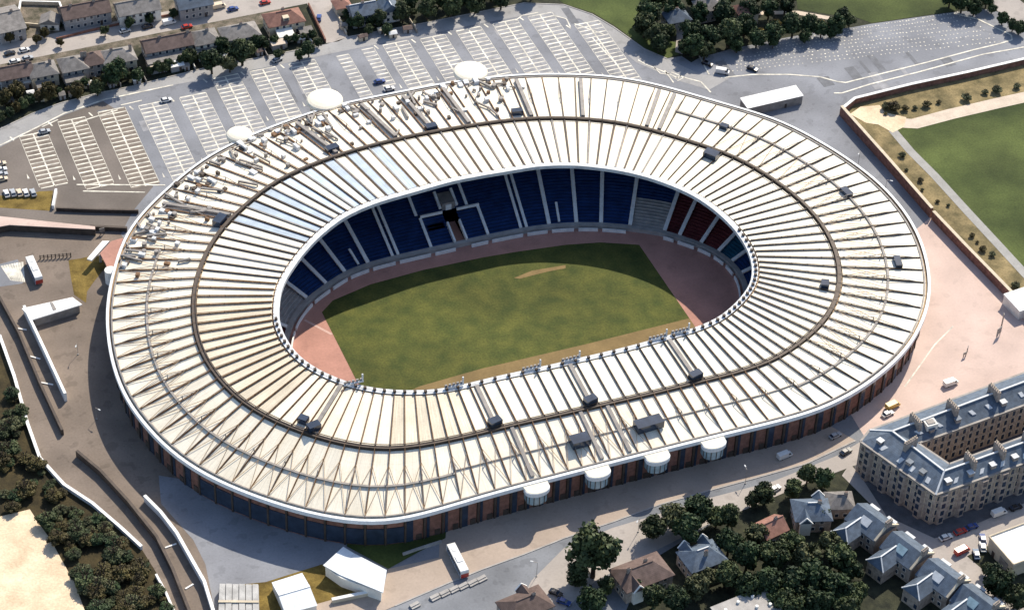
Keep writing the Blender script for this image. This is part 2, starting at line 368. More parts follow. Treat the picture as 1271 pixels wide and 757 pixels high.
# direction of bay numbering: decide which way leads over the far side
stepf = 1 if BO[(KL+6) % NB][1] > BO[KL][1] else -1
far_edge_px = [(-60,190),(0,159),(40,141),(75,128),(120,116),(165,107),(200,98),(260,83),(330,70),(405,55),(432,46),(520,30),(600,14),(650,4),(700,6),(735,18),(762,34),(800,61),(828,73),(846,70),(858,78),(868,72),(905,62),(960,50),(1010,41),(1060,34),(1082,30),(1180,16),(1225,12),(1300,30),(1330,60),(1271,79),(1200,96),(1130,111),(1060,129),(1043,142)]
wall_px = [(1043,142),(1155,270)]
cp = [g2(p) for p in far_edge_px]+[g2((1155,270))]+rim(KR, KL, -stepf)+[g2((150,291)), g2((0,283)), g2((-60,275))]
carpark = sheet('car_park', cp, 0.03, ASPH, kind='structure', label='grey tarmac car park behind the stadium with white bay lines')
# pale access road along the far hedge
psheet('access_road', [(-60,190),(0,159.5),(40,141.5),(75,128.5),(120,116.5),(165,107.5),(200,98.5),(260,83.5),(330,70.5),(405,55.5),(432,46.5),(520,30.5),(600,14.5),(650,4.5),(700,6.5),(735,18.5),(762,34.5),(800,61.5),(828,73.5),(868,92),(905,98),(880,112),(840,100),(790,78),(752,47),(720,24),(650,20),(600,29),(520,45),(430,63),(330,84),(262,97),(215,106),(130,125),(80,142),(45,159),(0,181),(-60,210)], 0.06, ASPHW, kind='structure', label='pale access road curving along the car park hedge')
# painted bays
rows = [(-128.5,150,119,2),(-113.4,154,113,2),(-98.2,155,108,2),(-83.2,154,104,2),(-67.7,154,108,2),(-53,161.5,118,2),(-38.4,161.3,124,2),(-23.1,161,128,2),(-9.8,160,132,1),(0.6,161,136,1),(14.5,161.3,127,2),(29.3,160.5,127,2),(44.2,161,127,2),(59.3,161,122,2),(74,161,116,2),(89.2,150,109,2)]
ZP = 0.09
for x, y1, y0, sides in rows:
    mb = MB()
    y = y1
    while y > y0-1:
        for s in ((-1, 1) if sides == 2 else (1,)):
            ln = 4.9+RS.uniform(-.15, .15)
            line_mesh(mb, [(x+s*0.2, y), (x+s*ln, y)], 0.62*RS.uniform(.7, 1.2), ZP)
        y -= 2.45
    if sides == 2: line_mesh(mb, [(x, y1+.2), (x, y0-.6)], 0.55, ZP+0.01)
    for s in ((-1, 1) if sides == 2 else (1,)): line_mesh(mb, [(x+s*5.1, y1), (x+s*5.1, y0)], 0.16, ZP+0.005)
    mb.build('bay_lines', PAINT, carpark)
    sheet('bay_surface', [(x-5.1 if sides == 2 else x, y0-.8), (x+5.1, y0-.8), (x+5.1, y1+.4), (x-5.1 if sides == 2 else x, y1+.4)], .075, ASPHB if x > -90 else ASPHT, carpark)
    if sides == 2:
        mb = MB(); line_mesh(mb, [(x-8.2, y1+1), (x-7.4, y1-1.6)], 0.6, ZP); mb.face([(x-7.9, y0+6, ZP), (x-7.2, y0+6, ZP), (x-7.55, y0+9, ZP)]); mb.build('arrow_marking', PAINT, carpark)
def pline(name, px, wd, par=None, m=PAINT, z=ZP+0.02):
    mb = MB(); line_mesh(mb, [g2(p) for p in px], wd, z); return mb.build(name, m, par or carpark)
for px, wd in (([(0,181),(45,159),(80,141),(130,124),(215,106)], 0.7), ([(92,156),(100,151),(146,137)], .6), ([(150,131),(176,125)], .6), ([(52,158),(72,149)], .6),
               ([(95,229.5),(205,230)], .6), ([(103,237.5),(180,239)], .6),
               ([(735,47),(752,66),(768,83)], .5), ([(640,26),(648,20),(668,16)], .5), ([(688,20),(703,24),(708,34)], .5), ([(713,30),(749,43)], .5),
               ([(792,75),(803,81),(830,92),(843,98)], .6), ([(825,88),(836,103)], .5), ([(833,90),(850,97),(870,102),(882,115)], .6), ([(812,84),(820,92),(832,92)], .4),
               ([(838,98),(846,94)], .4), ([(841,101),(850,96)], .4),
               ([(868,70),(880,93)], .6),
               ([(895,97),(935,93),(980,93),(1018,96),(1040,102),(1050,103),(1090,93),(1150,78),(1210,62),(1240,55),(1256,50),(1255,44),(1240,37),(1215,25),(1183,17)], 0.7),
               ([(1035,116),(1045,116),(1080,105),(1140,90),(1220,68),(1271,59)], 0.7)):
    pline('line_marking', px, wd)
PATCH = mat('asphalt_repair', (0.17, 0.175, 0.19), 0.9, 0.2, 0.4, fine=0.15)
for i_ in range(26):
    q = (RS.uniform(-110, 90), RS.uniform(128, 160)) if i_ < 16 else tuple(np.array(g2((RS.uniform(900, 1200), 90)))+[0, RS.uniform(-12, 14)])
    a_, b_ = RS.uniform(.6, 2.5), RS.uniform(1.5, 7)
    sheet('tarmac_repair', [(q[0]-a_, q[1]-b_), (q[0]+a_, q[1]-b_), (q[0]+a_*1.05, q[1]+b_), (q[0]-a_, q[1]+b_)], .062+.0004*i_, PATCH if i_ % 3 else ASPHB, carpark)
# bay corner marks of the second car park
mb = MB()
for r in range(9):
    t = r/8
    p0 = np.array(g2((880+12*r, 92-5.2*r))); p1 = np.array(g2((1240-6*r, 52-4.6*r)))
    n = 64
    for i in range(n):
        if RS.rand() < 0.14: continue
        q = p0+(p1-p0)*i/(n-1)+RS.normal(0, .15, 2); s = RS.uniform(.16, .30)
        mb.face([(q[0]-s, q[1]-s, ZP), (q[0]+s, q[1]-s, ZP), (q[0]+s, q[1]+s, ZP), (q[0]-s, q[1]+s, ZP)])
mb.build('bay_corner_marks', PAINT, carpark, kind='stuff')

# left concourse, bottom plaza and road, right plaza
left = [g2((-60,283)), g2((0,283)), g2((150,291))]+rim(KL, near_out((478,649)), -stepf)+[g2((440,705)), g2((330,757)), g2((280,800)), g2((150,800)), g2((75,640)), g2((-60,430))]
sheet('concourse', left, 0.03, BROWN, kind='structure', label='brown tarmac concourse beside the stadium end')
psheet('forecourt', [(197,590),(260,600),(330,640),(430,670),(480,650),(560,640),(560,700),(480,720),(440,740),(330,790),(270,780),(262,735),(255,700),(240,670),(200,625)], 0.06, ASPH, kind='structure', label='grey forecourt below the curved end of the stadium')
K0 = near_out((478,649)); K1 = near_out((1075,479))
road = rim(K0, K1, -stepf)+[g2((1075,540)), g2((1062,560)), g2((1000,600)), g2((900,640)), g2((800,700)), g2((760,800)), g2((330,800)), g2((400,720))]
sheet('street', road, 0.045, ROADR, kind='structure', label='grey street in front of the turreted facade')
pav = rim(near_out((545,633)), near_out((1046,496)), -stepf)+[g2((1062,547)),g2((1000,576)),g2((950,590)),g2((880,609)),g2((820,626)),g2((760,648)),g2((700,668)),g2((650,688)),g2((600,706)),g2((560,722)),g2((490,752)),g2((400,790)),g2((330,790)),g2((370,756)),g2((420,742)),g2((478,722)),g2((482,706)),g2((545,692))]
me = MB().prism(pav, 0.02, 0.16).build('pavement', TANP, kind='structure', label='tan pavement along the foot of the stadium facade')
psheet('street_pale', [(640,757),(660,720),(700,680),(760,655),(830,634),(880,618),(960,597),(1040,565),(1068,548),(1068,575),(1000,600),(930,630),(880,650),(800,690),(740,720),(700,757)], 0.07, ROADT, kind='structure', label='worn pale strip of the street beside the villa gardens')
plaza = rim(near_out((1075,479)), KR, -stepf)+[g2((1155,270)), g2((1234,352)), g2((1300,420)), g2((1330,450)), g2((1300,470)), g2((1100,540)), g2((1075,545))]
plz = sheet('plaza', plaza, 0.05, PINKP, kind='structure', label='wide pale pink plaza beside the stadium')
pline('line_marking', [(1123,480),(1160,428),(1183,405)], 0.5, plz, z=0.08)
def kerb_line(name, px, label):
    W_ = [g2(p) for p in px]; r_ = ribbon(W_, .45); n_ = len(W_); mb = MB()
    for i in range(n_-1): mb.prism([r_[i], r_[i+1], r_[2*n_-2-i], r_[2*n_-1-i]], .02, .22)
    return mb.build(name, CONC, kind='structure', label=label)
kerb_line('kerb', [(1062,547),(1000,576),(950,590),(880,609),(820,626),(760,648),(700,668),(650,688),(600,706),(560,722),(490,752)], 'grey kerb along the pavement of the turreted facade')
kerb_line('kerb', [(-10,166),(40,141.5),(75,128.5),(120,116.5),(165,107.5),(200,98.5),(260,83.5),(330,70.5),(400,56.5)], 'grey kerb between the hedge row and the access road')
kerb_line('kerb', [(432,46.5),(520,30.5),(600,14.5),(650,4.5),(700,6.5),(735,18.5),(762,34.5),(800,61.5),(828,73.5)], 'grey kerb round the bend of the access road')
# fields, lawns, waste ground on the right
psheet('playing_field', [(1113,160),(1130,152),(1271,121),(1400,90),(1400,470),(1271,340),(1200,262),(1150,205)], 0.04, GRASSF, kind='structure', label='green playing field beyond the brick wall')
psheet('waste_ground', [(1043,142),(1060,129),(1271,79),(1400,50),(1400,90),(1271,120),(1130,151),(1113,160),(1150,205),(1271,341),(1300,372),(1300,420),(1155,270)], 0.02, WASTE, kind='structure', label='rough dry ground between the brick wall and the field')
sheet('dusty_track', ribbon([g2(p) for p in ((1290,117),(1240,128),(1180,142),(1135,154),(1105,152))], 6), 0.07, DUST, kind='structure', label='dusty pale track along the top of the playing field')
psheet('bare_patch', [(1055,142),(1068,133),(1092,131),(1098,140),(1125,146),(1122,158),(1108,165),(1090,155),(1075,153)], 0.09, SAND, kind='structure', label='bare sandy patch inside the corner of the wall')
sheet('field_path', ribbon([g2(p) for p in ((1108,162),(1130,188),(1160,218),(1200,262),(1240,305),(1300,370))], 3.4), 0.08, PATHG, kind='structure', label='narrow grey path down the side of the field')
psheet('verge', [(650,-30),(800,-30),(800,8),(790,28),(812,45),(842,54),(843,68),(826,73),(800,60),(764,33),(737,17),(700,5)], 0.05, GRASSF, kind='structure', label='green grass verge inside the bend of the access road')
psheet('park_lawn', [(985,-30),(1200,-30),(1190,12),(1180,15),(1082,29),(1062,22),(1040,20),(990,12)], 0.05, GRASSF, kind='structure', label='green lawn above the second car park')
psheet('side_street', [(1210,-20),(1240,-20),(1290,20),(1290,38),(1262,30),(1238,14)], 0.06, ROADT, kind='structure', label='pale street beyond the end of the second car park')
psheet('lane', [(838,65),(848,68),(850,45),(855,25),(850,20),(835,22),(832,32),(840,44)], 0.06, ROADT, kind='structure', label='pale lane among the trees by the verge')
psheet('park_path', [(895,18),(900,15),(990,14),(1030,21),(1028,25),(985,18),(905,20)], 0.07, DUST, kind='structure', label='pale footpath behind the golden shrubs')
# town streets on the top left
def strip(name, x0, y0, x1, y1, wd, label, m=ROADT, z=0.05): return sheet(name, ribbon([(x0, y0), (x1, y1)], wd), z, m, kind='structure', label=label)
strip('town_street', -260, 201, 0, 204, 13, 'pale residential street between two rows of houses')
psheet('junction_street', [(372,-20),(412,-20),(418,10),(432,46),(420,52),(405,54),(398,38),(385,15)], 0.06, ROADT, kind='structure', label='pale side street running down to the access road')
sheet('front_gardens', [(-260,207.6),(-20,210.4),(-20,240),(-260,240)], 0.03, mat('garden_paving', (0.17,0.14,0.11), .95, .6, .25, c2=(0.05,0.05,0.03), fine=.4, bump=.4), kind='structure', label='patchy brown front gardens above the residential street')
sheet('front_yards', [(-260,188),(-20,190),(-20,197.4),(-260,194.6)], 0.03, MATS['garden_paving'], kind='structure', label='patchy brown yards between the street and the lower houses')
# bottom left
psheet('scrub_slope', [(-40,400),(0,420),(18,470),(35,530),(50,572),(80,605),(115,628),(150,658),(177,683),(200,720),(225,800),(60,800),(-40,650)], 0.08, SCRUB, kind='structure', label='dark brown scrub slope beside the ramps')
psheet('sand_lot', [(-60,650),(0,641),(37,632),(50,652),(62,668),(75,692),(92,722),(105,757),(120,800),(-60,800)], 0.11, SAND, kind='structure', label='bright bare sandy lot below the scrub')
psheet('ochre_verge', [(-40,240),(0,243),(35,243),(48,238),(66,237),(62,262),(0,258),(-40,256)], 0.07, GRASSO, kind='structure', label='ochre grass verge between car park and ramp')
psheet('ochre_lawn', [(85,323),(100,321),(112,318),(127,318),(131,332),(118,348),(108,362),(107,376),(92,366),(88,345)], 0.07, GRASSO, kind='structure', label='ochre grass patch by the white shelter')
psheet('tent_lawn', [(272,728),(330,722),(400,700),(420,716),(475,735),(412,748),(350,758),(320,790),(268,790)], 0.09, GRASSO, kind='structure', label='dry grass around the white tents')
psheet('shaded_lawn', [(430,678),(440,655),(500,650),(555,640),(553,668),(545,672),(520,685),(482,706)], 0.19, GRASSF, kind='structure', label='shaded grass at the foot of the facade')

# ------------------------------------------------------------------ pitch and track
sheet('running_track', [tuple(p) for p in (FR[::6]+FRn[::6]*0.6)], PZ, TRACK, kind='structure', label='reddish running track apron around the pitch')
gp = [g2(p, PZ) for p in ((399.6,387.6),(413,373),(460,353),(526,335),(600,319.5),(639,313),(702,304),(745,301),(793.3,304),(855.7,395.1))]
gx1, gy1 = gp[-1]; gx0 = gp[0][0]
near = [(gx1, gy1-8.5), (gx0+2, gy1-8.5), (gx0, gy1+8)]
sheet('pitch', gp+near, PZ+0.05, GRASSP, kind='structure', label='green football pitch in the middle of the stadium')
sheet('worn_strip', [(gx1, gy1), (gx1, gy1-8.4), (gx0+6, gy1-8.4), (gx0+1.5, gy1-6), (-40, gy1-1.2), (-17.8, gy1), (20, gy1-.4)], PZ+0.08, GRASSW, kind='structure', label='worn brown strip along the near edge of the pitch')
psheet2 = lambda name, px, z, m, **k: sheet(name, [g2(p, z) for p in px], z, m, **k)
psheet2('worn_touchline', [(638,345),(660,336),(690,331),(702,329),(702,333),(680,337),(645,346)], PZ+0.09, GRASSW, kind='structure', label='bare streak worn along the far side of the pitch')
pl = bpy.data.objects['running_track']
mb = MB(); line_mesh(mb, [g2((378,397), PZ), g2((412,415), PZ)], 0.9, PZ+0.03); mb.build('line_marking', mat('track_pale', (0.62,0.42,0.36)), pl)

# ------------------------------------------------------------------ stadium
ST = empty('stadium', (0, 0, 0), label='oval football stadium with a cream white ring roof over blue seats', cat='stadium')
# --- seating bowl
def fidx(px, z=PZ+1.2):
    p = np.array(g2(px, z)); return int(np.argmin(((FR-p)**2).sum(1)))
far_px = [(383,372),(407,354),(430,341),(459,330),(493,321),(537,313),(608,298),(652,288),(683,282),(715,280),(746,281),(782,285),(824,290),(843,294),(869,304),(889,314),(906,326),(921,339)]
fi = [fidx(p) for p in far_px]
sgn = 1 if ((fi[1]-fi[0]) % 800) < 400 else -1
u = [((i-fi[0])*sgn) % 800 for i in fi]
last = u[-1]; rest = 800-last; nrest = 14
u += [last+rest*(j+1)/(nrest+1) for j in range(nrest)]
NR, DEP, RISE, ZF = 26, 1.25, 0.46, PZ+1.3
def fpt(uu, d, z):
    i = fi[0]+sgn*uu; p = sample(FR, i)+sample(FRn, i)*d; return (p[0], p[1], z)
def seat_block(u0, u1, m, rows_=NR, name='seat_block', r0=0):
    mb = MB(); ns = max(2, int((u1-u0)/7))
    us = np.linspace(u0, u1, ns+1)
    for r in range(r0, rows_):
        z = ZF+r*RISE; d = 1.6+r*DEP
        v0 = r/NR; v1 = (r+1)/NR
        for a, b in zip(us[:-1], us[1:]):
            q = [fpt(a, d, z), fpt(b, d, z), fpt(b, d+DEP, z), fpt(a, d+DEP, z)]
            if sgn > 0: q = q[::-1]; uv = [(0, v1), (1, v1), (1, v0), (0, v0)]
            else: uv = [(0, v0), (1, v0), (1, v1), (0, v1)]
            mb.face(q, uv)
            q2 = [fpt(a, d+DEP, z), fpt(b, d+DEP, z), fpt(b, d+DEP, z+RISE), fpt(a, d+DEP, z+RISE)]
            mb.face(q2, [(0, v0), (1, v0), (1, v0), (0, v0)])
    return mb.build(name, m, ST)
def aisle(uu, wd=1.0, r0=0, r1=NR, off=0.0, h=0.28):
    i = fi[0]+sgn*(uu); n = sample(FRn, i); t = np.array([-n[1], n[0]])
    mb = MB()
    a = sample(FR, i)+n*(1.6+r0*DEP)+t*off; b = sample(FR, i)+n*(1.6+r1*DEP)+t*off
    za, zb = ZF+r0*RISE+h+.25, ZF+r1*RISE+h+.25
    mb.beam((a[0], a[1], za), (b[0], b[1], zb), wd, 0.5)
    return mb.build('aisle', CONCW, ST)
uu = u+[800]
for j in range(len(u)):
    a, b = uu[j], uu[j+1]
    m = SEATB
    if j == 11: m = CONC
    elif 12 <= j <= 14: m = SEATR
    elif j in (15,): m = SEATT
    elif j >= 20 and j % 3 == 0: m = SEATR
    if j == 5: continue
    if j == len(u)-1: seat_block(a, b, CONC, 14, name='ramp_block'); seat_block(a, b, SEATB, NR, r0=14); continue
    if j == 11: seat_block(a, b, SEATB, NR, r0=9); seat_block(a, b, CONC, 9, name='ramp_block'); continue
    seat_block(a, b, m)
for j, x in enumerate(u):
    if j in (4, 7):
        aisle(x, 1.0, off=-1.05); aisle(x, 1.0, off=1.05)
    elif j == 5: aisle(x, 1.0, 0, 9); aisle(x-2.0, 1.0, 10, NR)
    elif j == 6: aisle(x, 1.0, 0, 9); aisle(x-7.0, 1.0, 10, NR)
    else: aisle(x, 1.35)
# the tunnel block between the two halves of the main stand
ua, ub = u[5], u[6]; um = (ua+ub)/2
seat_block(ua, ub, SEATB, NR, r0=10)
seat_block(ua, ua+(ub-ua)*.40, SEATB, 9); seat_block(ua+(ub-ua)*.64, ub, SEATB, 9)
seat_block(ua+3, ua+(ub-ua)*.36, SEATT, 7, r0=5, name='directors_seats'); 
for tq, nm in ((ua+(ub-ua)*.41, 'tunnel_wall'), (ua+(ub-ua)*.62, 'tunnel_wall')):
    i = fi[0]+sgn*tq; n = sample(FRn, i); a = sample(FR, i)+n*1.2; b = sample(FR, i)+n*9
    MB().beam((a[0], a[1], ZF+.6), (b[0], b[1], ZF+3.2), 0.7, 1.6).build(nm, CONCW, ST)
i = fi[0]+sgn*(ua+(ub-ua)*.52); n = sample(FRn, i); c = sample(FR, i)
mb = MB(); t = np.array([-n[1], n[0]])
q = [c-t*2+n*.3, c+t*2+n*.3, c+t*2+n*13, c-t*2+n*13]
mb.prism([tuple(p) for p in q], PZ+.02, [PZ+.2, PZ+.2, PZ+1.2, PZ+1.2]); mb.build('tunnel_ramp', TRACK, ST)
for k_, (da, db, zz) in enumerate(((-11, -2.6, 0), (2.8, 11, 0))):
    a = c+t*da+n*13; b = c+t*db+n*13
    MB().beam((a[0], a[1], ZF+10*RISE+.5), (b[0], b[1], ZF+10*RISE+.5), .5, 1.0).build('parapet', CONCW, ST)
for da in (-3.2, 3.0):
    a = c+t*da+n*14.5; b = c+t*da+n*21
    MB().beam((a[0], a[1], ZF+11*RISE+.6), (b[0], b[1], ZF+16.5*RISE+.6), .9, .9).build('parapet', CONCW, ST)
q = [c-t*2.5+n*14.4, c+t*2.3+n*14.4, c+t*2.3+n*20.6, c-t*2.5+n*20.6]
MB().prism([tuple(p) for p in q], ZF+10*RISE, ZF+13*RISE+1.6).build('press_box', STEELG, ST)
MB().box((c[0]+n[0]*15, c[1]+n[1]*15, ZF+10*RISE), (2.2, 1.8, 2.2)).build('camera_hut', CONCW, ST)
# small stair openings in the blocks
for uq, r1 in ((u[3]-7, 5), (u[8]+7, 6)):
    aisle(uq, .8, 0, r1, h=.9)
# front wall, walkway, white boards
mb = MB()
P1 = FR[::8]; N1 = FRn[::8]
for a, b, na, nb in zip(P1, np.roll(P1, -1, 0), N1, np.roll(N1, -1, 0)):
    a0 = a; b0 = b; a1 = a+na*1.7; b1 = b+nb*1.7
    mb.face([(a0[0], a0[1], PZ), (b0[0], b0[1], PZ), (b0[0], b0[1], ZF+.35), (a0[0], a0[1], ZF+.35)])
    mb.face([(a0[0], a0[1], ZF+.35), (b0[0], b0[1], ZF+.35), (b1[0], b1[1], ZF+.35), (a1[0], a1[1], ZF+.35)])
mb.build('front_wall', CONC, ST)
for j in range(len(u)):
    a, b = uu[j], uu[j+1]
    if j in (11,): continue
    seg = [(a+1.0, b-2.2)]
    if j == 5: seg = [(a+1, a+(b-a)*.38), (a+(b-a)*.66, b-2)]
    for s0, s1 in seg:
        us = np.linspace(s0, s1, 6); mb = MB()
        for x0, x1 in zip(us[:-1], us[1:]):
            p = fpt(x0, -1.4, PZ+.75); q = fpt(x1, -1.4, PZ+.75); mb.beam(p, q, .45, 1.3)
        mb.build('advert_board', CONCW, ST)
# back wall of the bowl
mb = MB(); dB = 1.6+NR*DEP
for a, b, na, nb in zip(P1, np.roll(P1, -1, 0), N1, np.roll(N1, -1, 0)):
    a0 = a+na*dB; b0 = b+nb*dB
    mb.face([(a0[0], a0[1], 0), (b0[0], b0[1], 0), (b0[0], b0[1], ZF+NR*RISE+1.2), (a0[0], a0[1], ZF+NR*RISE+1.2)])
mb.build('bowl_back_wall', CONC, ST)

# --- roof sheets
def panel(k, f0, f1, m, side=0.035, thick=0.22, name='roof_panel'):
    e = 0.05
    fr_ = [f0+(f1-f0)*0.012, f1-(f1-f0)*0.012]
    tl, tr = rp(k+side, fr_[0]), rp(k+1-side, fr_[0]); bl, br = rp(k+side, fr_[1]), rp(k+1-side, fr_[1])
    fm = (fr_[0]+fr_[1])/2; ml, mr_ = rp(k+side, fm), rp(k+1-side, fm)
    mb = MB(); th = np.array([0, 0, thick])
    T = [tl, tr, mr_, ml]; B = [ml, mr_, br, bl]
    for Q, v in ((T, (0, .5)), (B, (.5, 1))):
        uvq = [(0, v[0]), (1, v[0]), (1, v[1]), (0, v[1])]
        n_ = np.cross(Q[1]-Q[0], Q[3]-Q[0])
        if n_[2] < 0: Q = Q[::-1]; uvq = uvq[::-1]
        mb.face(Q, uvq); mb.face([p-th for p in Q[::-1]], uvq)
    ring_ = [tl, tr, mr_, br, bl, ml]
    for a, b in zip(ring_, ring_[1:]+ring_[:1]): mb.face([a, b, b-th, a-th])
    return mb.build(name, m, ST)
def ang(k): 
    p = BO[k % NB]-np.array([3, 14]); return math.degrees(math.atan2(p[1], p[0]))
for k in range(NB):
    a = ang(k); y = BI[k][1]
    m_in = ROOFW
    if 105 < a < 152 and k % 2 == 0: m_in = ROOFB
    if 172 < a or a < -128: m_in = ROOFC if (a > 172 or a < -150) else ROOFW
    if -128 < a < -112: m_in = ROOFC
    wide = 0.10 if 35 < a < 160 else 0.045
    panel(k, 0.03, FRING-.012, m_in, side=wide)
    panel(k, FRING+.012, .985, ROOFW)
# deck under the sheets (dark lining seen in the joints)
mb = MB()
for k in range(NB):
    for f0, f1 in ((.01, FRING), (FRING, .75), (.75, 1.0)):
        A, B, C_, D_ = rp(k, f0, -.45), rp(k+1, f0, -.45), rp(k+1, f1, -.45), rp(k, f1, -.45)
        n_ = np.cross(B-A, D_-A)
        mb.face([A, B, C_, D_] if n_[2] > 0 else [D_, C_, B, A])
mb.build('roof_deck', RODS, ST)
# --- trusses on every bay line: chords with posts, rusty outside, dark inside
def near_in(px):
    p = np.array(lift_inner(px)); return int(np.argmin(((BI-p)**2).sum(1)))
walks = {near_in((599,475)), near_in((721,449)), near_in((838,420)), near_in((432,480))}
for k in range(NB):
    a = ang(k)
    farside = 30 < a < 165
    mb = MB()
    w_ = 0.52 if farside else 0.20
    hh = 0.4 if farside else 0.3
    mb.beam(rp(k, .02, .25), rp(k, FRING, .25), w_, hh)
    if not farside:
        mb.beam(rp(k, .04, .6), rp(k, FRING, .75), .16)
        for i in range(6):
            f = .04+(FRING-.04)*i/5; mb.beam(rp(k, f, .2), rp(k, f, .75), .2)
    mb.build('roof_truss', (STEELG if k % 3 == 0 else STEEL) if farside else (STEEL if a > -100 and a < 40 else RUST), ST)
    mb = MB()
    mb.beam(rp(k, FRING, .3), rp(k, .965, .3), .22, .3)
    mb.beam(rp(k, FRING, .85), rp(k, .82, .65), .15); mb.beam(rp(k, .82, .65), rp(k, .965, .35), .15)
    for i in range(6):
        f = FRING+(.96-FRING)*i/5; mb.beam(rp(k, f, .2), rp(k, f, .85-.45*i/5), .18)
    mb.build('outer_truss', RUST if (a > 60 or a < -60) else STEEL, ST)
    if k in walks:
        mb = MB(); mb.beam(rp(k+.5, .03, .4), rp(k+.5, FRING, .4), 1.3, .5); mb.build('roof_walkway', STEELG, ST)
        q = rp(k+.5, FRING-.05); MB().box((q[0], q[1], q[2]), (4, 2.6, 2.4), rz=.2).build('plant_box', GLASSD, ST)
for k in (near_out((757,575)), near_out((800,565)), near_out((672,597))):
    MB().beam(rp(k+.5, FRING, .4), rp(k+.5, .95, .4), 1.2, .5).build('roof_walkway', STEELG, ST)
# diagonal rods between the outer trusses on the curved ends
for k in range(NB):
    a = ang(k)
    if not (a > 150 or a < -85 or -45 < a < 25): continue
    mb = MB(); f0, f1 = (.62, .97) if (a > 150 or a < -85) else (.52, .80)
    mb.beam(rp(k, f0, .5), rp(k+1, f1, .5), .13); 
    if k % 2 or a < -120: mb.beam(rp(k+1, f0, .5), rp(k, f1, .5), .13)
    mb.build('bracing', RODS, ST)
# posts with stays in the outer zone
for k in range(NB):
    a = ang(k)
    if k % 2: continue
    mb = MB(); p = rp(k, .74, .2); q = rp(k, .74, 2.0)
    mb.beam(p, q, .26); mb.beam(q, rp(k, .64, .4), .16); mb.beam(q, rp(k, .93, .4), .16); mb.build('mast', STEELG, ST)
# ring truss, thin outer catwalk, inner rim, eave fascia, soffit
mb = MB()
for k in range(NB):
    mb.beam(rp(k, FRING, .4), rp(k+1, FRING, .4), 1.2, .8)
    mb.beam(rp(k, FRING-.012, 1.2), rp(k+1, FRING-.012, 1.2), .22); mb.beam(rp(k, FRING-.012, .6), rp(k, FRING-.012, 1.2), .2)
mb.build('ring_truss', STEEL, ST)
mb = MB()
for k in range(NB):
    a = ang(k)
    if a > 158 or a < -118 or -55 < a < 35: mb.beam(rp(k, .765, .35), rp(k+1, .765, .35), .75, .4)
    elif -118 <= a <= -55: mb.beam(rp(k, .74, .3), rp(k+1, .74, .3), .3, .3)
mb.build('catwalk', STEELG, ST)
mb = MB()
for k in range(NB):
    a, b = rp(k, 0, 0), rp(k+1, 0, 0); c_, d = rp(k, .03, 0), rp(k+1, .03, 0)
    mb.beam(a+[0, 0, -.35], b+[0, 0, -.35], 1.1, 1.3)
    mb.beam(rp(k, .018, .15), rp(k+1, .018, .15), .9, .3)
mb.build('inner_rim', RIM, ST)
for k in range(NB):
    if BI[k][1] < 0:
        q = rp(k, .012, .3); MB().box((q[0], q[1], q[2]), (.8, .8, .9)).build('rim_bracket', STEEL, ST)
mb = MB()
FO = OUT[::4]; FOn = OUTn[::4]
for a, b, na, nb in zip(FO, np.roll(FO, -1, 0), FOn, np.roll(FOn, -1, 0)):
    z1, z0 = ZO+.35, ZO-1.15
    ao, bo = a+na*.35, b+nb*.35; ai, bi = a-na*.6, b-nb*.6
    for Q in ([(ao, z0), (bo, z0), (bo, z1), (ao, z1)], [(ao, z1), (bo, z1), (bi, z1+.05), (ai, z1+.05)], [(ao, z0), (ai, z0), (bi, z0), (bo, z0)]):
        mb.face([(p[0], p[1], z) for p, z in Q])
mb.build('eave_fascia', FASC, ST)
mb = MB()
for k in range(NB): mb.beam(rp(k, .972, .22), rp(k+1, .972, .22), .5, .3)
mb.build('eave_gutter', STEELG, ST)
# --- facade under the eave
for k in range(NB):
    n = (BO[k]-BI[k]); n /= np.hypot(*n)
    a = BO[k]-n*1.3; k2 = (k+1) % NB; n2 = (BO[k2]-BI[k2]); n2 /= np.hypot(*n2); b = BO[k2]-n2*1.3
    t = (b-a)/np.hypot(*(b-a)); L_ = np.hypot(*(b-a)); rz = math.atan2(t[1], t[0]); aa = ang(k)
    if np.dot(np.array([math.sin(rz), -math.cos(rz)]), n) < 0: rz += math.pi
    c_ = (a+b)/2
    glass = (-152 < aa < -124)
    bayw = empty('facade_bay', (c_[0], c_[1], 0), rz); bayw.parent = ST
    MB().box((0, 0.15, 0), (L_-.9, .5, 10.6)).build('wall_panel', BRICK, bayw)
    MB().box((-L_/2, -.1, 0), (.6, .9, 10.55)).build('pilaster', STEEL, bayw)
    if glass: MB().box((0, -.2, .6), (L_-.7, .3, 6.6)).build('glazing', GLASSD, bayw)
    else:
        MB().box((-L_*.30, -.2, .15), (L_*(.16 if k % 3 else .42), .25, 9.3)).build('glazing', GLASSD, bayw)
        MB().box((L_*.22, -.2, .1), (1.8, .25, 2.4)).build('door', STEEL, bayw)
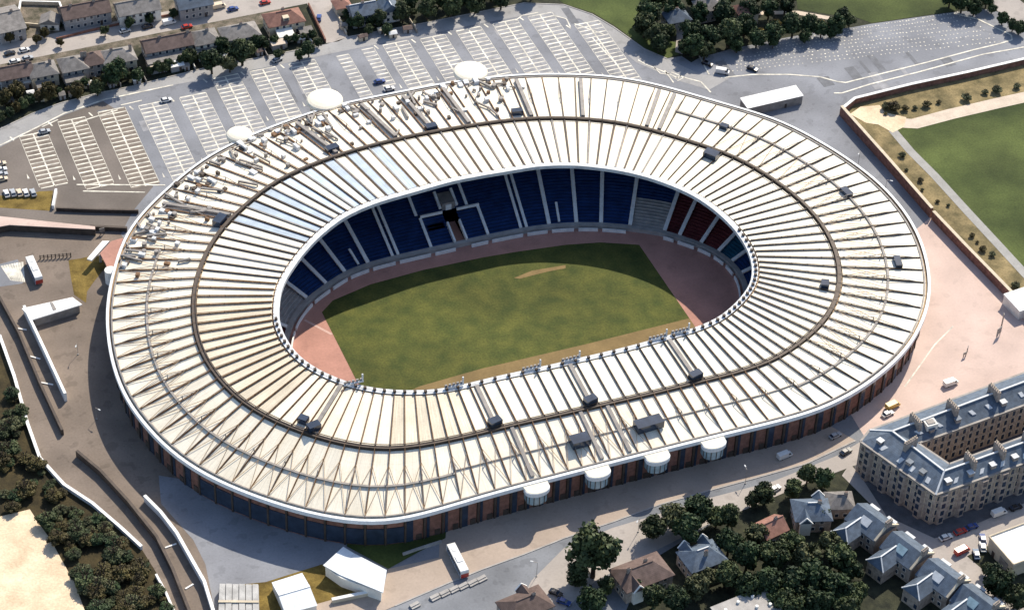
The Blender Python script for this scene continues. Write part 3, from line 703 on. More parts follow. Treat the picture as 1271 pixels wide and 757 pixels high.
# --- four stair turrets on the straight facade
for px in ((670,612), (746,592), (820,573), (890,556)):
    c_ = np.array(g2(px, ZO)); c_[1] += 2.0
    R_ = 4.0; n_ = 12
    arc = [(c_[0]+R_*math.cos(t_), c_[1]+R_*.62*math.sin(t_)) for t_ in np.linspace(math.pi, 2*math.pi, n_+1)]
    te = empty('stair_turret', (0, 0, 0)); te.parent = ST
    mb = MB()
    inn = [(c_[0]+(x-c_[0])*.86, c_[1]+(y-c_[1])*.86) for x, y in arc]
    sc = lambda f: [(c_[0]+(x-c_[0])*f, c_[1]+(y-c_[1])*f) for x, y in arc]
    back = lambda p: p+[(p[-1][0], c_[1]+2.2), (p[0][0], c_[1]+2.2)]
    mb.prism(back(sc(.62)), 6.3, 7.0); mb.prism(back(sc(.38)), 5.5, 6.3); mb.build('turret_corbel', STEEL, te)
    MB().prism(back(sc(.84)), 7.0, ZO-1.15).build('turret_glass', GLASSB, te)
    mb = MB(); mb.prism(arc+[(arc[-1][0], c_[1]+1.2), (arc[0][0], c_[1]+1.2)], ZO-1.15, ZO+.3); mb.build('turret_fascia', FASC, te)
    mb = MB(); mb.prism([(c_[0]+(x-c_[0])*.93, c_[1]+(y-c_[1])*.93) for x, y in arc]+[(arc[-1][0], c_[1]+1.6), (arc[0][0], c_[1]+1.6)], ZO+.3, [ZO+.42]*(n_+1)+[ZO+.62]*2); mb.build('turret_roof', ROOFW, te)
    mb = MB()
    for i_ in range(0, n_+1, 2): 
        x, y = c_[0]+(arc[i_][0]-c_[0])*.855, c_[1]+(arc[i_][1]-c_[1])*.855; mb.beam((x, y, 7.0), (x, y, ZO-1.2), .2)
    mb.build('mullions', STEEL, te)
# --- domed stair towers on the far eave
for px, r in (((403,124), 6.6), ((584,89), 6.3), ((297,167), 4.6)):
    zt = 12.5; c_ = g2(px, zt)
    te = empty('domed_tower', (c_[0], c_[1], 0)); te.parent = ST
    MB().cyl((0, 0, 0), r*.82, zt-.9, 24).build('tower_wall', GLASSD if r > 5 else CONC, te)
    mb = MB(); mb.cyl((0, 0, zt-.9), r, .9, 32)
    prev = r
    for i_ in range(1, 6):
        ph = i_/5*math.pi/2; rr = r*math.cos(ph); mb.cyl((0, 0, zt+1.3*math.sin((i_-1)/5*math.pi/2)), prev, 1.3*(math.sin(ph)-math.sin((i_-1)/5*math.pi/2)), 32, rr); prev = rr
    mb.build('dome', ROOFW, te)
# --- plant, ducts and vents on the roof
def roof_px(px):
    p = g(px, 15); best = None
    for k in range(NB):
        for f in np.linspace(.05, .95, 31):
            q = rp(k+.5, f); d = (q[0]-p[0])**2+(q[1]-p[1])**2
            if best is None or d < best[0]: best = (d, k, f)
    return best[1], best[2]
for px, sx, sy, sz in (((270,291),5,3,2.6), ((877,190),5,3.4,2.4), ((1050,231),4.5,2.5,1.6), ((1117,322),5,2.2,1.6), ((1024,355),3,2.6,2), ((803,528),9,4,2.6), ((716,549),6,4,2.6), ((385,538),3,2.4,2), ((412,191),4.5,2.6,2), ((537,163),4,2.6,2), ((648,142),4,2.2,2), ((893,152),3,2.2,1.6)):
    k, f = roof_px(px); q = rp(k+.5, f)
    MB().box((q[0], q[1], q[2]), (sx, sy, sz), rz=math.atan2(*(BO[k]-BI[k])[::-1])+math.pi/2).build('plant_box', GLASSD, ST)
for i_ in range(230):
    t_ = RS.rand(); k = None
    aa = RS.uniform(70, 165)
    k = min(range(NB), key=lambda k_: abs(ang(k_)-aa)); f = RS.uniform(.80, .97) if RS.rand() < .75 else RS.uniform(.55, .8)
    kk = k+RS.uniform(.15, .85); q = rp(kk, f); ty = RS.randint(4); rz = math.atan2(*(BO[k]-BI[k])[::-1])
    mb = MB()
    if ty == 0: mb.box((q[0], q[1], q[2]), (RS.uniform(1, 3), RS.uniform(1, 2), RS.uniform(.8, 1.8)), rz); m = RIM
    elif ty == 1: mb.cyl((q[0], q[1], q[2]), RS.uniform(.4, .9), RS.uniform(.8, 1.8), 10); m = STEELG
    elif ty == 2:
        p2 = rp(kk+RS.uniform(-.8, .8), min(.98, max(.52, f+RS.uniform(-.2, .2))), .9); mb.beam(q+[0, 0, .7], p2, RS.uniform(.4, .8)); mb.beam(q, q+[0, 0, .9], .4); mb.beam(p2-[0, 0, .8], p2, .4); m = STEELG
    else: mb.box((q[0], q[1], q[2]), (RS.uniform(.8, 2), RS.uniform(.8, 1.6), RS.uniform(.6, 1.4)), rz); m = STEEL if RS.rand() < .6 else RUST
    mb.build(('vent_housing', 'flue', 'duct', 'plant_box')[ty], m, ST)
# big ducts between ring and eave on the far side
for px in ((478,150), (520,140), (382,170), (660,125), (724,118), (815,125), (560,125), (235,255), (820,140)):
    k, f = roof_px(px); MB().beam(rp(k+.5, FRING+.02, .7), rp(k+.35, .93, .7), 1.3, 1.2).build('duct', STEELG, ST)
# floodlight gantries on the rim
for px in ((573,481), (660,460), (721,446), (820,421), (440,478), (845,414)):
    k = near_in(px); q = rp(k+.3, .0, .6); te = empty('lamp_gantry', (q[0], q[1], q[2])); te.parent = ST
    MB().beam((-3.2, 0, .3), (3.2, 0, .3), .6, .5).build('gantry_rail', RIM, te)
    for x in (-2.6, -1.3, 0, 1.3, 2.6): MB().box((x, .35, .5), (.8, .5, .7)).build('floodlight', STEELG, te)
    MB().beam((2.9, 0, .3), (2.9, 0, 3.2), .45).build('gantry_post', RIM, te)

# ------------------------------------------------------------------ trees
def leaf_crown(seed, n_clump=26, per=34, flat=1.0):
    r = np.random.RandomState(seed); V = []; F = []
    cl = []
    while len(cl) < n_clump:
        p = r.uniform(-1, 1, 3); d = np.linalg.norm(p)
        if d < 1 and d > .35: cl.append((p*[.78, .78, .72*flat], r.uniform(.22, .42)))
    for c, R_ in cl:
        d = r.normal(0, 1, (per, 3)); d /= np.linalg.norm(d, axis=1)[:, None]
        P = c+d*R_*r.uniform(.55, 1.05, per)[:, None]
        for p, dd in zip(P, d):
            s = r.uniform(.045, .095)
            nrm = dd+r.normal(0, .55, 3); nrm /= np.linalg.norm(nrm)
            a = np.cross(nrm, r.normal(0, 1, 3)); a /= np.linalg.norm(a); b = np.cross(nrm, a)
            i = len(V); V += [tuple(p-a*s-b*s*.7), tuple(p+a*s*1.1-b*s*.5), tuple(p+a*s+b*s*.8), tuple(p-a*s*.8+b*s)]; F.append((i, i+1, i+2, i+3))
    me = bpy.data.meshes.new('crown'); me.from_pydata(V, [], F); me.update(); return me
CROWNS = {}
def crown_mesh(v, mi):
    key = (v, mi)
    if key not in CROWNS:
        me = leaf_crown(100+v, 36, 105, (1.0, .85, 1.15, .95)[v % 4]); me.materials.append(LEAVES[mi]); CROWNS[key] = me
    return CROWNS[key]
def trunk_mesh():
    mb = MB(); mb.cyl((0, 0, -.03), .10, 1.0, 7, .065)
    for a in range(5):
        t = a*1.257; mb.beam((0, 0, .7+.06*a), (.42*math.cos(t), .42*math.sin(t), 1.35+.06*a), .055)
    mb.beam((0, 0, .95), (.05, .03, 1.6), .07)
    me = mb.mesh('trunk'); me.materials.append(BARK); return me
TRUNK = trunk_mesh()
def tree_at(x, y, r, mi, label, group=None, name='tree', squash=1.0, z=0.0, low=False):
    t = empty(name, (x, y, z), RS.uniform(0, 6.28), label=label, cat='bush' if low else 'tree', group=group)
    t.scale = (r, r, r*squash)
    linkmesh('trunk', TRUNK, None, t)
    c = linkmesh('crown', crown_mesh(RS.randint(8), mi), None, t); c.location = (0, 0, .72 if low else 1.35)
    if low: t.children[0].scale = (1, 1, .5)
    return t
def tree(px, rpx, mi, label, group=None, low=False, **k):
    r = rpx/3.0; p = g2(px, (0.72 if low else 1.35)*r); return tree_at(p[0], p[1], r, mi, label, group, low=low, **k)
tree((738,684), 25, 1, 'lone round dark green tree standing at the street corner', name='tree')
L1 = 'dark green leafy tree in the gardens between the villas and the street'; G1 = 'trees around the villas'
for px, r, mi in (((812,652),18,0),((838,640),20,1),((868,630),20,0),((855,655),18,0),((905,640),16,1),((890,612+28),14,1),((928,690),20,2),((905,672),15,2),((950,612),14,1),((935,618),12,0),((1003,588),14,0),((1022,592),12,0),((985,606),11,1),
                  ((960,690),22,1),((985,672),16,1),((1002,690),20,2),((1015,715),22,0),((985,722),22,0),((955,722),20,0),((930,728),18,0),((905,712),18,1),((880,715),14,2),((865,728),16,2),((840,742),16,0),((812,738),15,0),
                  ((1030,672),15,1),((1045,690),18,0),((1040,725),20,0),((1015,748),22,0),((980,750),18,0),((1065,735),14,0),((1058,705),14,0),((940,660),13,1),((880,688),13,0),((752,725),12,0),((735,745),16,0),((790,725),10,0),
                  ((1240,720),18,0),((1262,738),18,0),((1225,705),9,1),((718,712),14,0),((965,745),16,0),((1050,750),16,0),((1020,640),10,1),((958,655),9,0)):
    tree(px, r*.77*(.85+.3*RS.rand()), (mi+(1 if RS.rand() < .3 else 0)) % 3, L1, G1)
# tall hedge trees along the far edge of the car park
L2 = 'dark tree in the long row along the far edge of the car park'; G2 = 'trees along the car park edge'
edge = [(-10,158),(40,134),(75,122),(120,109),(165,100),(200,92),(260,76),(330,63),(398,50)]
edge2 = [(440,38),(520,22),(600,7),(640,-1)]
def along(pxs, step):
    W = [np.array(g2(p)) for p in pxs]; out = []
    for a, b in zip(W[:-1], W[1:]):
        n = max(1, int(np.hypot(*(b-a))/step))
        for i in range(n): out.append(a+(b-a)*i/n)
    return out
for i, p in enumerate(along(edge, 3.1)+along(edge2, 3.3)):
    mi = 3 if (p[0] < -85 and i % 3 == 0) else (0, 1, 0)[i % 3]
    tree_at(p[0]+RS.normal(0, .6), p[1]+RS.uniform(.4, 2.0), RS.uniform(1.4, 2.3), mi, L2, G2)
L3 = 'garden tree behind the houses of the residential street'; G3 = 'garden trees of the residential street'
for px, r, mi in (((145,88),15,0),((262,75),14,0),((275,55),9,0),((300,62),16,1),((285,78),10,2),((60,112),10,3),((95,112),9,3),((120,108),9,1),((20,112),10,3),((5,120),10,3),((170,92),8,0),((320,50),9,0),((372,68),7,0),((55,40),6,3),((30,35),6,3),((75,52),5,3),((45,48),6,3),((12,45),7,3),((130,38),6,1),((160,28),7,0),((185,22),6,0),((190,12),7,0),((215,16),6,0),((255,8),7,0),((345,66),6,0),((383,60),9,0),((395,52),6,0),((235,70),9,1),((205,84),6,1)):
    tree(px, r, mi, L3, G3)
LB = 'low shrub in the front gardens above the street'
for i_ in range(34):
    tree_at(RS.uniform(-135, -25), RS.uniform(211, 222) if i_ % 3 else RS.uniform(168, 178), RS.uniform(.7, 1.5), (3, 1, 2, 0)[i_ % 4], LB, 'shrubs in the front gardens', low=True, name='shrub')
L4 = 'dark garden tree on the far side of the junction above the car park'; G4 = 'garden trees right of the junction'
for px, r in (((445,25),9),((470,22),10),((500,14),12),((530,10),13),((560,6),13),((590,3),12),((622,-2),12),((510,2),10),((545,-6),12),((480,36),7),((458,36),6),((580,-8),12),((610,-12),12),((430,18),6),((660,-14),12)):
    tree(px, r, (0, 0, 1)[int(px[0]) % 3], L4, G4)
L5 = 'dark tree in the wooded belt between the verge and the second car park'; G5 = 'trees of the wooded belt'
for px, r in (((805,12),15),((800,30),14),((815,40),13),((822,50),9),((835,12),14),((830,38),9),((858,38),13),((862,55),14),((875,60),12),((850,58),9),((880,45),15),((905,40),16),((900,15),14),((925,30),14),((868,15),12),((940,45),12),((930,12),13),((960,38),13),((985,30),14),((1005,30),12),((1020,35),10),((1045,18),10),((1038,30),12),((955,10),12),((975,5),12),((1055,25),8),((915,55),9),((960,52),7),((1000,44),8),((1032,40),7),((822,60),6),((815,-4),14),((860,-6),13),((900,-6),13),((940,-8),13),((978,-8),12)):
    tree(px, r, (0, 0, 1)[int(px[0]) % 3], L5, G5)
tree((818,52), 11, 0, 'dark double crowned tree standing on the tip of the grass verge')
L6 = 'golden leaved shrub among the dark trees of the belt'
for px, r in (((918,38),5),((964,28),6),((945,37),4),((1020,28),4),((915,24),4)): tree(px, r, 4, L6, 'golden shrubs of the belt', low=True, name='shrub')
L7 = 'dark tree beside the pale street past the second car park'
for px, r in (((1195,2),12),((1210,8),10),((1225,0),9),((1180,-4),12),((1245,22),8),((1258,30),8),((1266,34),8),((1232,10),6)): tree(px, r, 0, L7, 'trees past the second car park')
# scrub on the slope and rough ground
L8 = 'brown green thorn bush on the scrub slope beside the ramp'
rs = np.random.RandomState(3)
scrubpoly = [(0,430),(18,480),(35,535),(50,575),(80,612),(115,637),(150,668),(172,690),(195,725),(210,757),(120,757),(95,715),(75,685),(62,660),(40,628),(0,634)]
def inpoly(p, poly):
    c = False; j = len(poly)-1
    for i in range(len(poly)):
        if ((poly[i][1] > p[1]) != (poly[j][1] > p[1])) and p[0] < (poly[j][0]-poly[i][0])*(p[1]-poly[i][1])/(poly[j][1]-poly[i][1])+poly[i][0]: c = not c
        j = i
    return c
n = 0
while n < 110:
    p = (rs.uniform(0, 210), rs.uniform(430, 757))
    if inpoly(p, scrubpoly):
        tree(p, rs.uniform(4, 11), (3, 1, 0, 3, 2)[n % 5], L8, 'bushes on the scrub slope', low=True, name='bush'); n += 1
L9 = 'small grey green bush on the rough ground behind the brick wall'
for px, r in (((1098,133),6),((1108,132),7),((1120,137),7),((1135,132),7),((1150,128),8),((1165,126),7),((1180,126),6),((1200,120),7),((1220,115),6),((1240,112),7),((1260,104),6),((1100,141),4),((1130,210),4),((1140,222),4),((1150,235),4),((1162,248),5),((1175,258),5),((1190,275),5),((1205,290),5),((1220,307),5),((1235,322),5),((1250,340),5),((1195,284),4),((1212,300),4),((1228,316),4),((1262,352),5),((1118,190),4),((1085,170),4),((1070,158),4)):
    if rs.rand() < .15: continue
    tree((px[0]+rs.normal(0, 3), px[1]+rs.normal(0, 1.5)), r*rs.uniform(.45, 1.15), 2 if rs.rand() < .6 else 3, L9, 'bushes behind the brick wall', low=True, name='bush')

# ------------------------------------------------------------------ houses
def window_parts(par, wd, d, hw, storeys, sides, step=2.6, ww=1.2, wh=1.4):
    for side in sides:
        ln = wd if side in ('s', 'n') else d
        cnt = max(1, int((ln-1.2)/step))
        for st_ in range(storeys):
            z = 0.9+st_*2.75
            if z+wh > hw: break
            for i in range(cnt):
                t = (i-(cnt-1)/2)*step
                key = 'frame'
                if side == 's': loc, rz = (t, -d/2, z), 0
                elif side == 'n': loc, rz = (t, d/2, z), math.pi
                elif side == 'w': loc, rz = (-wd/2, t, z), -math.pi/2
                else: loc, rz = (wd/2, t, z), math.pi/2
                f = linkmesh('window', WIN[0], None, par, loc, rz)
                linkmesh('pane', WIN[1], None, f)
WIN = (MB().box((0, -.03, 0), (1.3, .14, 1.5)).mesh('window'), MB().box((0, -.08, .12), (1.05, .12, 1.26)).mesh('pane'))
WIN[0].materials.append(WALLW); WIN[1].materials.append(GLASSD)
def roof_mb(wd, d, z0, h, style, ov=.45):
    W_, D_ = wd/2+ov, d/2+ov; mb = MB(); th = .22
    rx = W_ if style == 'gable' else max(.6, W_-D_*.9)
    if style == 'gable': rx = W_
    e = [(-W_, -D_, z0), (W_, -D_, z0), (W_, D_, z0), (-W_, D_, z0)]; r = [(-rx, 0, z0+h), (rx, 0, z0+h)]
    mb.face([e[0], e[1], r[1], r[0]]); mb.face([e[2], e[3], r[0], r[1]])
    mb.face([e[1], e[2], r[1]]); mb.face([e[3], e[0], r[0]]); 
    lo = [(x, y, z-th) for x, y, z in e]
    for i in range(4):
        j = (i+1) % 4; mb.face([lo[i], lo[j], e[j], e[i]])
    mb.face(lo[::-1])
    return mb
def house(px, wd, d, label, roofm, wallm, style='hip', hw=5.4, hr=3.0, rz=0.0, chim=((0, 0),), group=None, sides='sw', ext=None, loc=None, zpx=None, dormer=False, name='house'):
    p = loc or g2(px, hw+hr*.5 if zpx is None else zpx)
    h = empty(name, (p[0], p[1], 0), rz, label=label, cat='house', group=group)
    MB().box((0, 0, -.02), (wd, d, hw)).build('wall', wallm, h)
    r = roof_mb(wd, d, hw-.05, hr, style).build('roof', roofm, h)
    MB().beam((-wd*.5+ (d*.45 if style == 'hip' else -.4), 0, hw+hr), (wd*.5-(d*.45 if style == 'hip' else -.4), 0, hw+hr), .35, .25).build('ridge', LEAD if roofm is SLATE else roofm, r)
    for cx, cy in chim:
        mb = MB(); mb.box((cx*wd, cy*d, hw+hr*.3), (1.1, .6, hr*.7+.8)); 
        c = mb.build('chimney', STONE, r)
        mb = MB()
        for q in (-.35, 0, .35): mb.cyl((cx*wd+q, cy*d, hw+hr+.8), .12, .45, 7, .09)
        mb.build('chimney_pot', TILER, r)
    window_parts(h, wd, d, hw, 2, sides)
    MB().box((wd*.28, -d/2-.05, 0), (1.0, .14, 2.1)).build('door', STEEL, h)
    if ext:
        ew, ed, eh, em = ext
        MB().box((-wd*.12, -d/2-ed/2, -.02), (ew, ed, eh)).build('extension', wallm, h)
        MB().prism([(-wd*.12-ew/2-.2, -d/2), (-wd*.12+ew/2+.2, -d/2), (-wd*.12+ew/2+.2, -d/2-ed-.3), (-wd*.12-ew/2-.2, -d/2-ed-.3)], [eh+.5, eh+.5, eh, eh], [eh+.75, eh+.75, eh+.2, eh+.2]).build('lean_to_roof', em, h)
    if dormer:
        mb = MB(); mb.box((0, -d*.28, hw+.3), (2.4, 2.2, hr*.6)); mb.build('dormer', wallm, h)
        MB().box((0, -d*.28-1.12, hw+.7), (1.6, .1, hr*.35)).build('dormer_window', GLASSD, h)
    return h
house((18,85), 12, 8, 'long brown gabled house beside the white flat shed', TILEB, WALLG, 'gable', chim=((.42,0),), ext=(6,3,2.8,TILEG))
house((52,82), 10, 8.5, 'grey hipped house next to the long brown gabled one', TILEG, WALLC, chim=((.3,0),), ext=(5,3.2,2.8,TILEG))
house((90,75), 9.5, 9, 'small grey hipped house with a pale rear extension', TILEG, WALLG, chim=((.4,.1),), ext=(7,3.5,3,TILEG))
house((114,69), 8.5, 8, 'dark brown hipped house squeezed between two grey ones', TILEB, WALLG, chim=((-.3,0),))
house((146,65), 12, 9, 'wide grey hipped house with cream gutter edge', TILEG, WALLC, chim=((-.2,0),(.4,0)), ext=(4,3,2.8,TILEB))
house((207,49), 18, 8.5, 'long mauve brown pair of houses with two white rooflights', TILEB, WALLG, 'gable', chim=((-.15,0),(.45,0)), ext=(15,4,3,TILEG))
house((254,42), 9.5, 9, 'pale grey hipped house left of the twin roofed one', TILEG, WALLW, chim=((.1,.0),), ext=(7,3,2.8,TILEG))
house((297,35), 14, 9, 'broad grey hipped house with pale ridge tiles', TILEG, WALLG, chim=((.05,0),), ext=(9,3.5,3,TILEG))
house((352,18), 14, 9, 'red tiled corner house by the junction', TILER, WALLC, chim=((0,.1),), ext=(6,4.5,3,WALLW), dormer=True)
house((8,20), 10, 16, 'dark roofed house at the far end of the residential street', TILEG, WALLG, 'gable', rz=.05, chim=((.2,0),))
house((105,8), 18, 9, 'long brown roofed terrace above the street', TILEB, WALLG, 'gable', chim=((-.3,0),(.2,0)))
house((170,4), 16, 9, 'light grey roofed terrace above the street with garden cars', TILEG, WALLW, 'gable', chim=((0,0),(.4,0)))
house((62,22), 5.5, 7, 'little white gabled cottage among the fenced gardens', TILEG, WALLW, 'gable', hw=3.2, hr=2, rz=1.2, chim=())
house((240,-2), 13, 8, 'dark roofed house above the red parked car', SLATE, WALLG, 'gable')
house((450,8), 10, 8, 'dark slate gabled house right of the junction', SLATE, WALLG, 'gable')
house((482,4), 7, 7, 'slate house with white gable among dark garden trees', SLATE, WALLW, 'gable', rz=1.57)
house((424,2), 6, 6, 'small pink roofed house on the corner of the junction', TILER, WALLC, hw=3.5, hr=2, chim=())
house((840,16), 9, 8, 'slate house hidden among trees above the lane', SLATE, WALLG)
house((926,8), 8, 7, 'small pink tiled house behind the wooded belt', TILER, WALLC)
house((880,2), 10, 8, 'grey roofed house at the top of the wooded belt', TILEG, WALLG)
def shed(px, wd, d, h, m, label, rz=0.0, wall=WALLG):
    p = g2(px, h); s = empty('shed', (p[0], p[1], 0), rz, label=label, cat='shed')
    MB().box((0, 0, 0), (wd, d, h-.15)).build('wall', wall, s)
    MB().prism([(-wd/2-.2, -d/2-.2), (wd/2+.2, -d/2-.2), (wd/2+.2, d/2+.2), (-wd/2-.2, d/2+.2)], h-.15, [h, h, h+.5, h+.5]).build('roof', m, s)
    MB().box((wd*.2, -d/2-.04, 0), (.9, .12, 1.9)).build('door', STEEL, s)
shed((31,98), 6, 5, 3, WALLW, 'white flat roofed shed below the long brown house')
shed((219,79), 5, 3.5, 2.6, CONCW, 'cream garden shed behind the long mauve brown houses')
shed((196,82), 6, 3, 2.4, WALLC, 'tan low shed next to the cream garden shed')
shed((344,52), 5, 4, 2.6, DUST, 'pale dusty roofed shed behind the red corner house')
shed((285,69), 4, 3, 2.4, WALLW, 'small white shed under the garden trees')
shed((125,82), 4, 3, 2.4, TILER, 'little red roofed shed beside the wide grey house')
shed((380,38), 5, 3.5, 2.6, TILEG, 'grey shed in the garden by the junction')
HOUSES = [o for o in bpy.data.objects if o.name.startswith('house') and o.parent is None and o.location.y > 150 and o.location.x < 30]
for i_, h_ in enumerate(HOUSES):
    if h_.location.y > 196: continue
    for j_ in range(2):
        q = (h_.location.x+(-3.5 if j_ else 4)+RS.uniform(-1, 1), h_.location.y-9-RS.uniform(0, 3.5))
        s_ = empty('garden_shed', (q[0], q[1], 0), RS.uniform(-.2, .2), label=('small pale hut' if j_ else 'small grey hut')+' in the back garden of the '+' '.join(h_['label'].split()[:4]), cat='shed', group='garden huts')
        sx, sy = RS.uniform(2, 3.6), RS.uniform(1.8, 3)
        MB().box((0, 0, 0), (sx, sy, 2)).build('wall', WALLC if j_ else WALLG, s_); roof_mb(sx, sy, 2, .7, 'gable', .15).build('roof', (CONCW, TILEG, WALLC, TILEB)[(i_+j_) % 4], s_); MB().box((0, -sy/2-.03, 0), (.7, .1, 1.6)).build('door', STEEL, s_)
    q = h_.location
    f_ = empty('garden_fence', (q.x+7, q.y-9, 0), 0, label='low fence closing the back garden of the '+' '.join(h_['label'].split()[:4]), cat='fence')
    MB().box((0, 0, 0), (.25, 9, 1.5)).build('panel', (WALLC, STEELG, WALLW)[i_ % 3], f_)
    for y_ in (-4.4, 0, 4.4): MB().box((0, y_, 0), (.4, .3, 1.8)).build('post', STEELG, f_)
def wall_run(name, pxs, h, wd, m, label, cat='wall', coping=None, z0=0.0, pts=None):
    W = pts or [g2(p) for p in pxs]
    e = empty(name, (W[0][0], W[0][1], 0), label=label, cat=cat)
    def run(zb, hh, ww, mm, nm):
        mb = MB(); q = [(p[0]-W[0][0], p[1]-W[0][1]) for p in W]
        r = ribbon(q, ww); n = len(q)
        for i in range(n-1):
            mb.prism([r[i], r[i+1], r[2*n-2-i], r[2*n-1-i]], zb, zb+hh)
        return mb.build(nm, mm, e)
    run(z0-.02, h, wd, m, 'wall_body'); 
    if coping: run(z0+h-.02, .18, wd+.3, coping, 'coping')
    return e
wall_run('garden_wall', [(18,52),(26,6),(74,7),(84,32)], 1.6, .6, WALLC, 'cream wall around three sides of the upper gardens', coping=CONCW)
wall_run('garden_wall', [(21,31),(54,34)], 1.3, .5, WALLC, 'short cream wall dividing the upper gardens')
wall_run('garden_wall', [(70,50),(110,40),(150,31),(230,17)], 1.0, .4, BRICK, 'low red brick wall along the upper side of the street')
wall_run('garden_wall', [(146,12),(146,22),(180,16)], 1.2, .4, WALLW, 'white garden wall in front of the light grey terrace')
wall_run('garden_wall', [(164,60),(172,92)], 1.5, .4, STEEL, 'dark fence between wide grey house and long mauve houses')
wall_run('garden_wall', [(383,8),(397,38),(404,53)], 1.6, .5, BRICK, 'dark wall on the left of the side street')
wall_run('garden_wall', [(418,18),(430,44)], 1.2, .5, WALLC, 'pale wall on the right of the side street')

# ------------------------------------------------------------------ tenement block on the right
def tenement():
    T = empty('tenement_block', (84, -134, 0), label='U shaped four storey sandstone tenement with dark slate roofs', cat='building')
    o = np.array([84.0, -134.0])
    P = [np.array(p)-o for p in ((150, -93.5), (78.5, -101.8), (73.4, -105.4), (84.3, -134), (150, -128.3))]
    Q = [np.array(p)-o for p in ((150, -106.3), (90.2, -112.2), (94.8, -123.6), (150, -118.0))]
    he, hr = 13.0, 16.6
    wings = [(P[0], P[1], Q[1], Q[0]), (P[2], P[3], Q[2], Q[1]), (P[3], P[4], Q[3], Q[2])]
    for a, b, c, d in wings:
        MB().prism([tuple(a), tuple(b), tuple(c), tuple(d)], 0, he).build('wall', STONE, T)
    MB().prism([tuple(P[1]), tuple(P[2]), tuple(Q[1])], 0, he).build('wall', STONE, T)
    R = [(P[0]+Q[0])/2, (P[1]+Q[1]*1.0)/2+np.array([.6, -1.0]), None, None]
    Rm = (P[2]+Q[1])/2+np.array([1.0, 1.0]); Rc = (P[3]+Q[2])/2; Re = (P[4]+Q[3])/2
    R1 = Rm
    def z3(p, z): return (p[0], p[1], z)
    def slope(e0, e1, r1, r0, nm='roof'):
        mb = MB(); q = [z3(e0, he), z3(e1, he), z3(r1, hr), z3(r0, hr)]
        n_ = np.cross(np.array(q[1])-q[0], np.array(q[3])-q[0])
        uv = [(0, 0), (1, 0), (1, 1), (0, 1)]
        if n_[2] < 0: q = q[::-1]; uv = uv[::-1]
        mb.face(q, uv); return mb.build(nm, SLATE, T)
    s1 = slope(P[0], P[1], R1, R[0]); slope(Q[0], Q[1], R1, R[0])
    mb = MB(); q = [z3(P[1], he), z3(P[2], he), z3(R1, hr)]; mb.face(q); mb.build('roof', SLATE, T)
    s2 = slope(P[2], P[3], Rc, R1); slope(Q[1], Q[2], Rc, R1)
    s3 = slope(P[3], P[4], Re, Rc); slope(Q[2], Q[3], Re, Rc)
    for a, b in ((R[0], R1), (R1, Rc), (Rc, Re), (P[3], Rc), (P[1], R1)):
        za = hr if a is not P[3] and a is not P[1] else he
        MB().beam((a[0], a[1], za+.15), (b[0], b[1], hr+.15), .55, .35).build('flashing', LEAD, T)
    for a, b in ((P[0], P[1]), (P[1], P[2]), (P[2], P[3]), (P[3], P[4]), (Q[0], Q[1]), (Q[1], Q[2]), (Q[2], Q[3])):
        MB().beam((a[0], a[1], he+.02), (b[0], b[1], he+.02), .7, .4).build('gutter', STEELG, T)
    # chimney stacks across the ridges and rooflights
    def stack(p, d, e, r):
        n_ = np.array([-d[1], d[0]]); c = MB()
        a = p+n_*2.6; b = p-n_*2.6
        st_ = MB().prism([tuple(a+d*.55), tuple(a-d*.55), tuple(b-d*.55), tuple(b+d*.55)], hr-1.6, hr+2.2).build('chimney', STONE, T)
        mb = MB()
        for i in range(6):
            q = a+(b-a)*(i+.5)/6; mb.cyl((q[0], q[1], hr+2.2), .2, .8, 7, .15)
        mb.build('chimney_pots', WALLC, st_)
    for a, b, fs in ((R[0], R1, (.18, .42, .66, .87)), (R1, Rc, (.35,)), (Rc, Re, (.16, .34, .52, .7))):
        d = (b-a)/np.hypot(*(b-a))
        for f in fs: stack(a+(b-a)*f, d, None, None)
    def light(e0, e1, r0, r1, fx, fy, w_=1.4, l_=1.8):
        e = e0+(e1-e0)*fx; r = r0+(r1-r0)*fx; d = (e1-e0)/np.hypot(*(e1-e0))
        mb = MB(); pts = []
        for s_, t_ in ((-1, -1), (1, -1), (1, 1), (-1, 1)):
            q = e+(r-e)*(fy+t_*.12)+d*s_*w_/2; pts.append((q[0], q[1], he+(hr-he)*(fy+t_*.12)+.18))
        n_ = np.cross(np.array(pts[1])-pts[0], np.array(pts[3])-pts[0])
        if n_[2] < 0: pts = pts[::-1]
        mb.face(pts); lo = [(x, y, z-.3) for x, y, z in pts]
        for i in range(4): mb.face([lo[i], lo[(i+1) % 4], pts[(i+1) % 4], pts[i]])
        mb.build('rooflight', LEAD, T)
    for fx in (.1, .25, .37, .5, .6, .75): light(P[3], P[4], Rc, Re, fx, .35)
    for fx in (.2, .45, .62, .85): light(P[2], P[3], R1, Rc, fx, .3)
    for fx in (.12, .3, .5, .6, .8, .92): light(Q[0], Q[1], R[0], R1, fx, .5)
    for e0, e1, r0, r1, fs in ((P[3], P[4], Rc, Re, (.05, .18, .31, .44, .57)), (Q[0], Q[1], R[0], R1, (.22, .42, .70, .86)), (P[2], P[3], R1, Rc, (.1, .55, .75))):
        for fx in fs:
            e = e0+(e1-e0)*fx; r_ = r0+(r1-r0)*fx; q = e+(r_-e)*.42; dd = (e1-e0)/np.hypot(*(e1-e0)); rz = math.atan2(dd[1], dd[0])
            MB().box((q[0], q[1], he+.4), (1.8, 1.6, 1.9), rz).build('dormer', STONE, T); MB().box((q[0], q[1], he+2.3), (2.1, 1.9, .2), rz).build('dormer_roof', LEAD if fx < .5 else SLATE, T)
    # square cupola on the back range
    c = R[0]+(R1-R[0])*.80+np.array([0, -1.8]); 
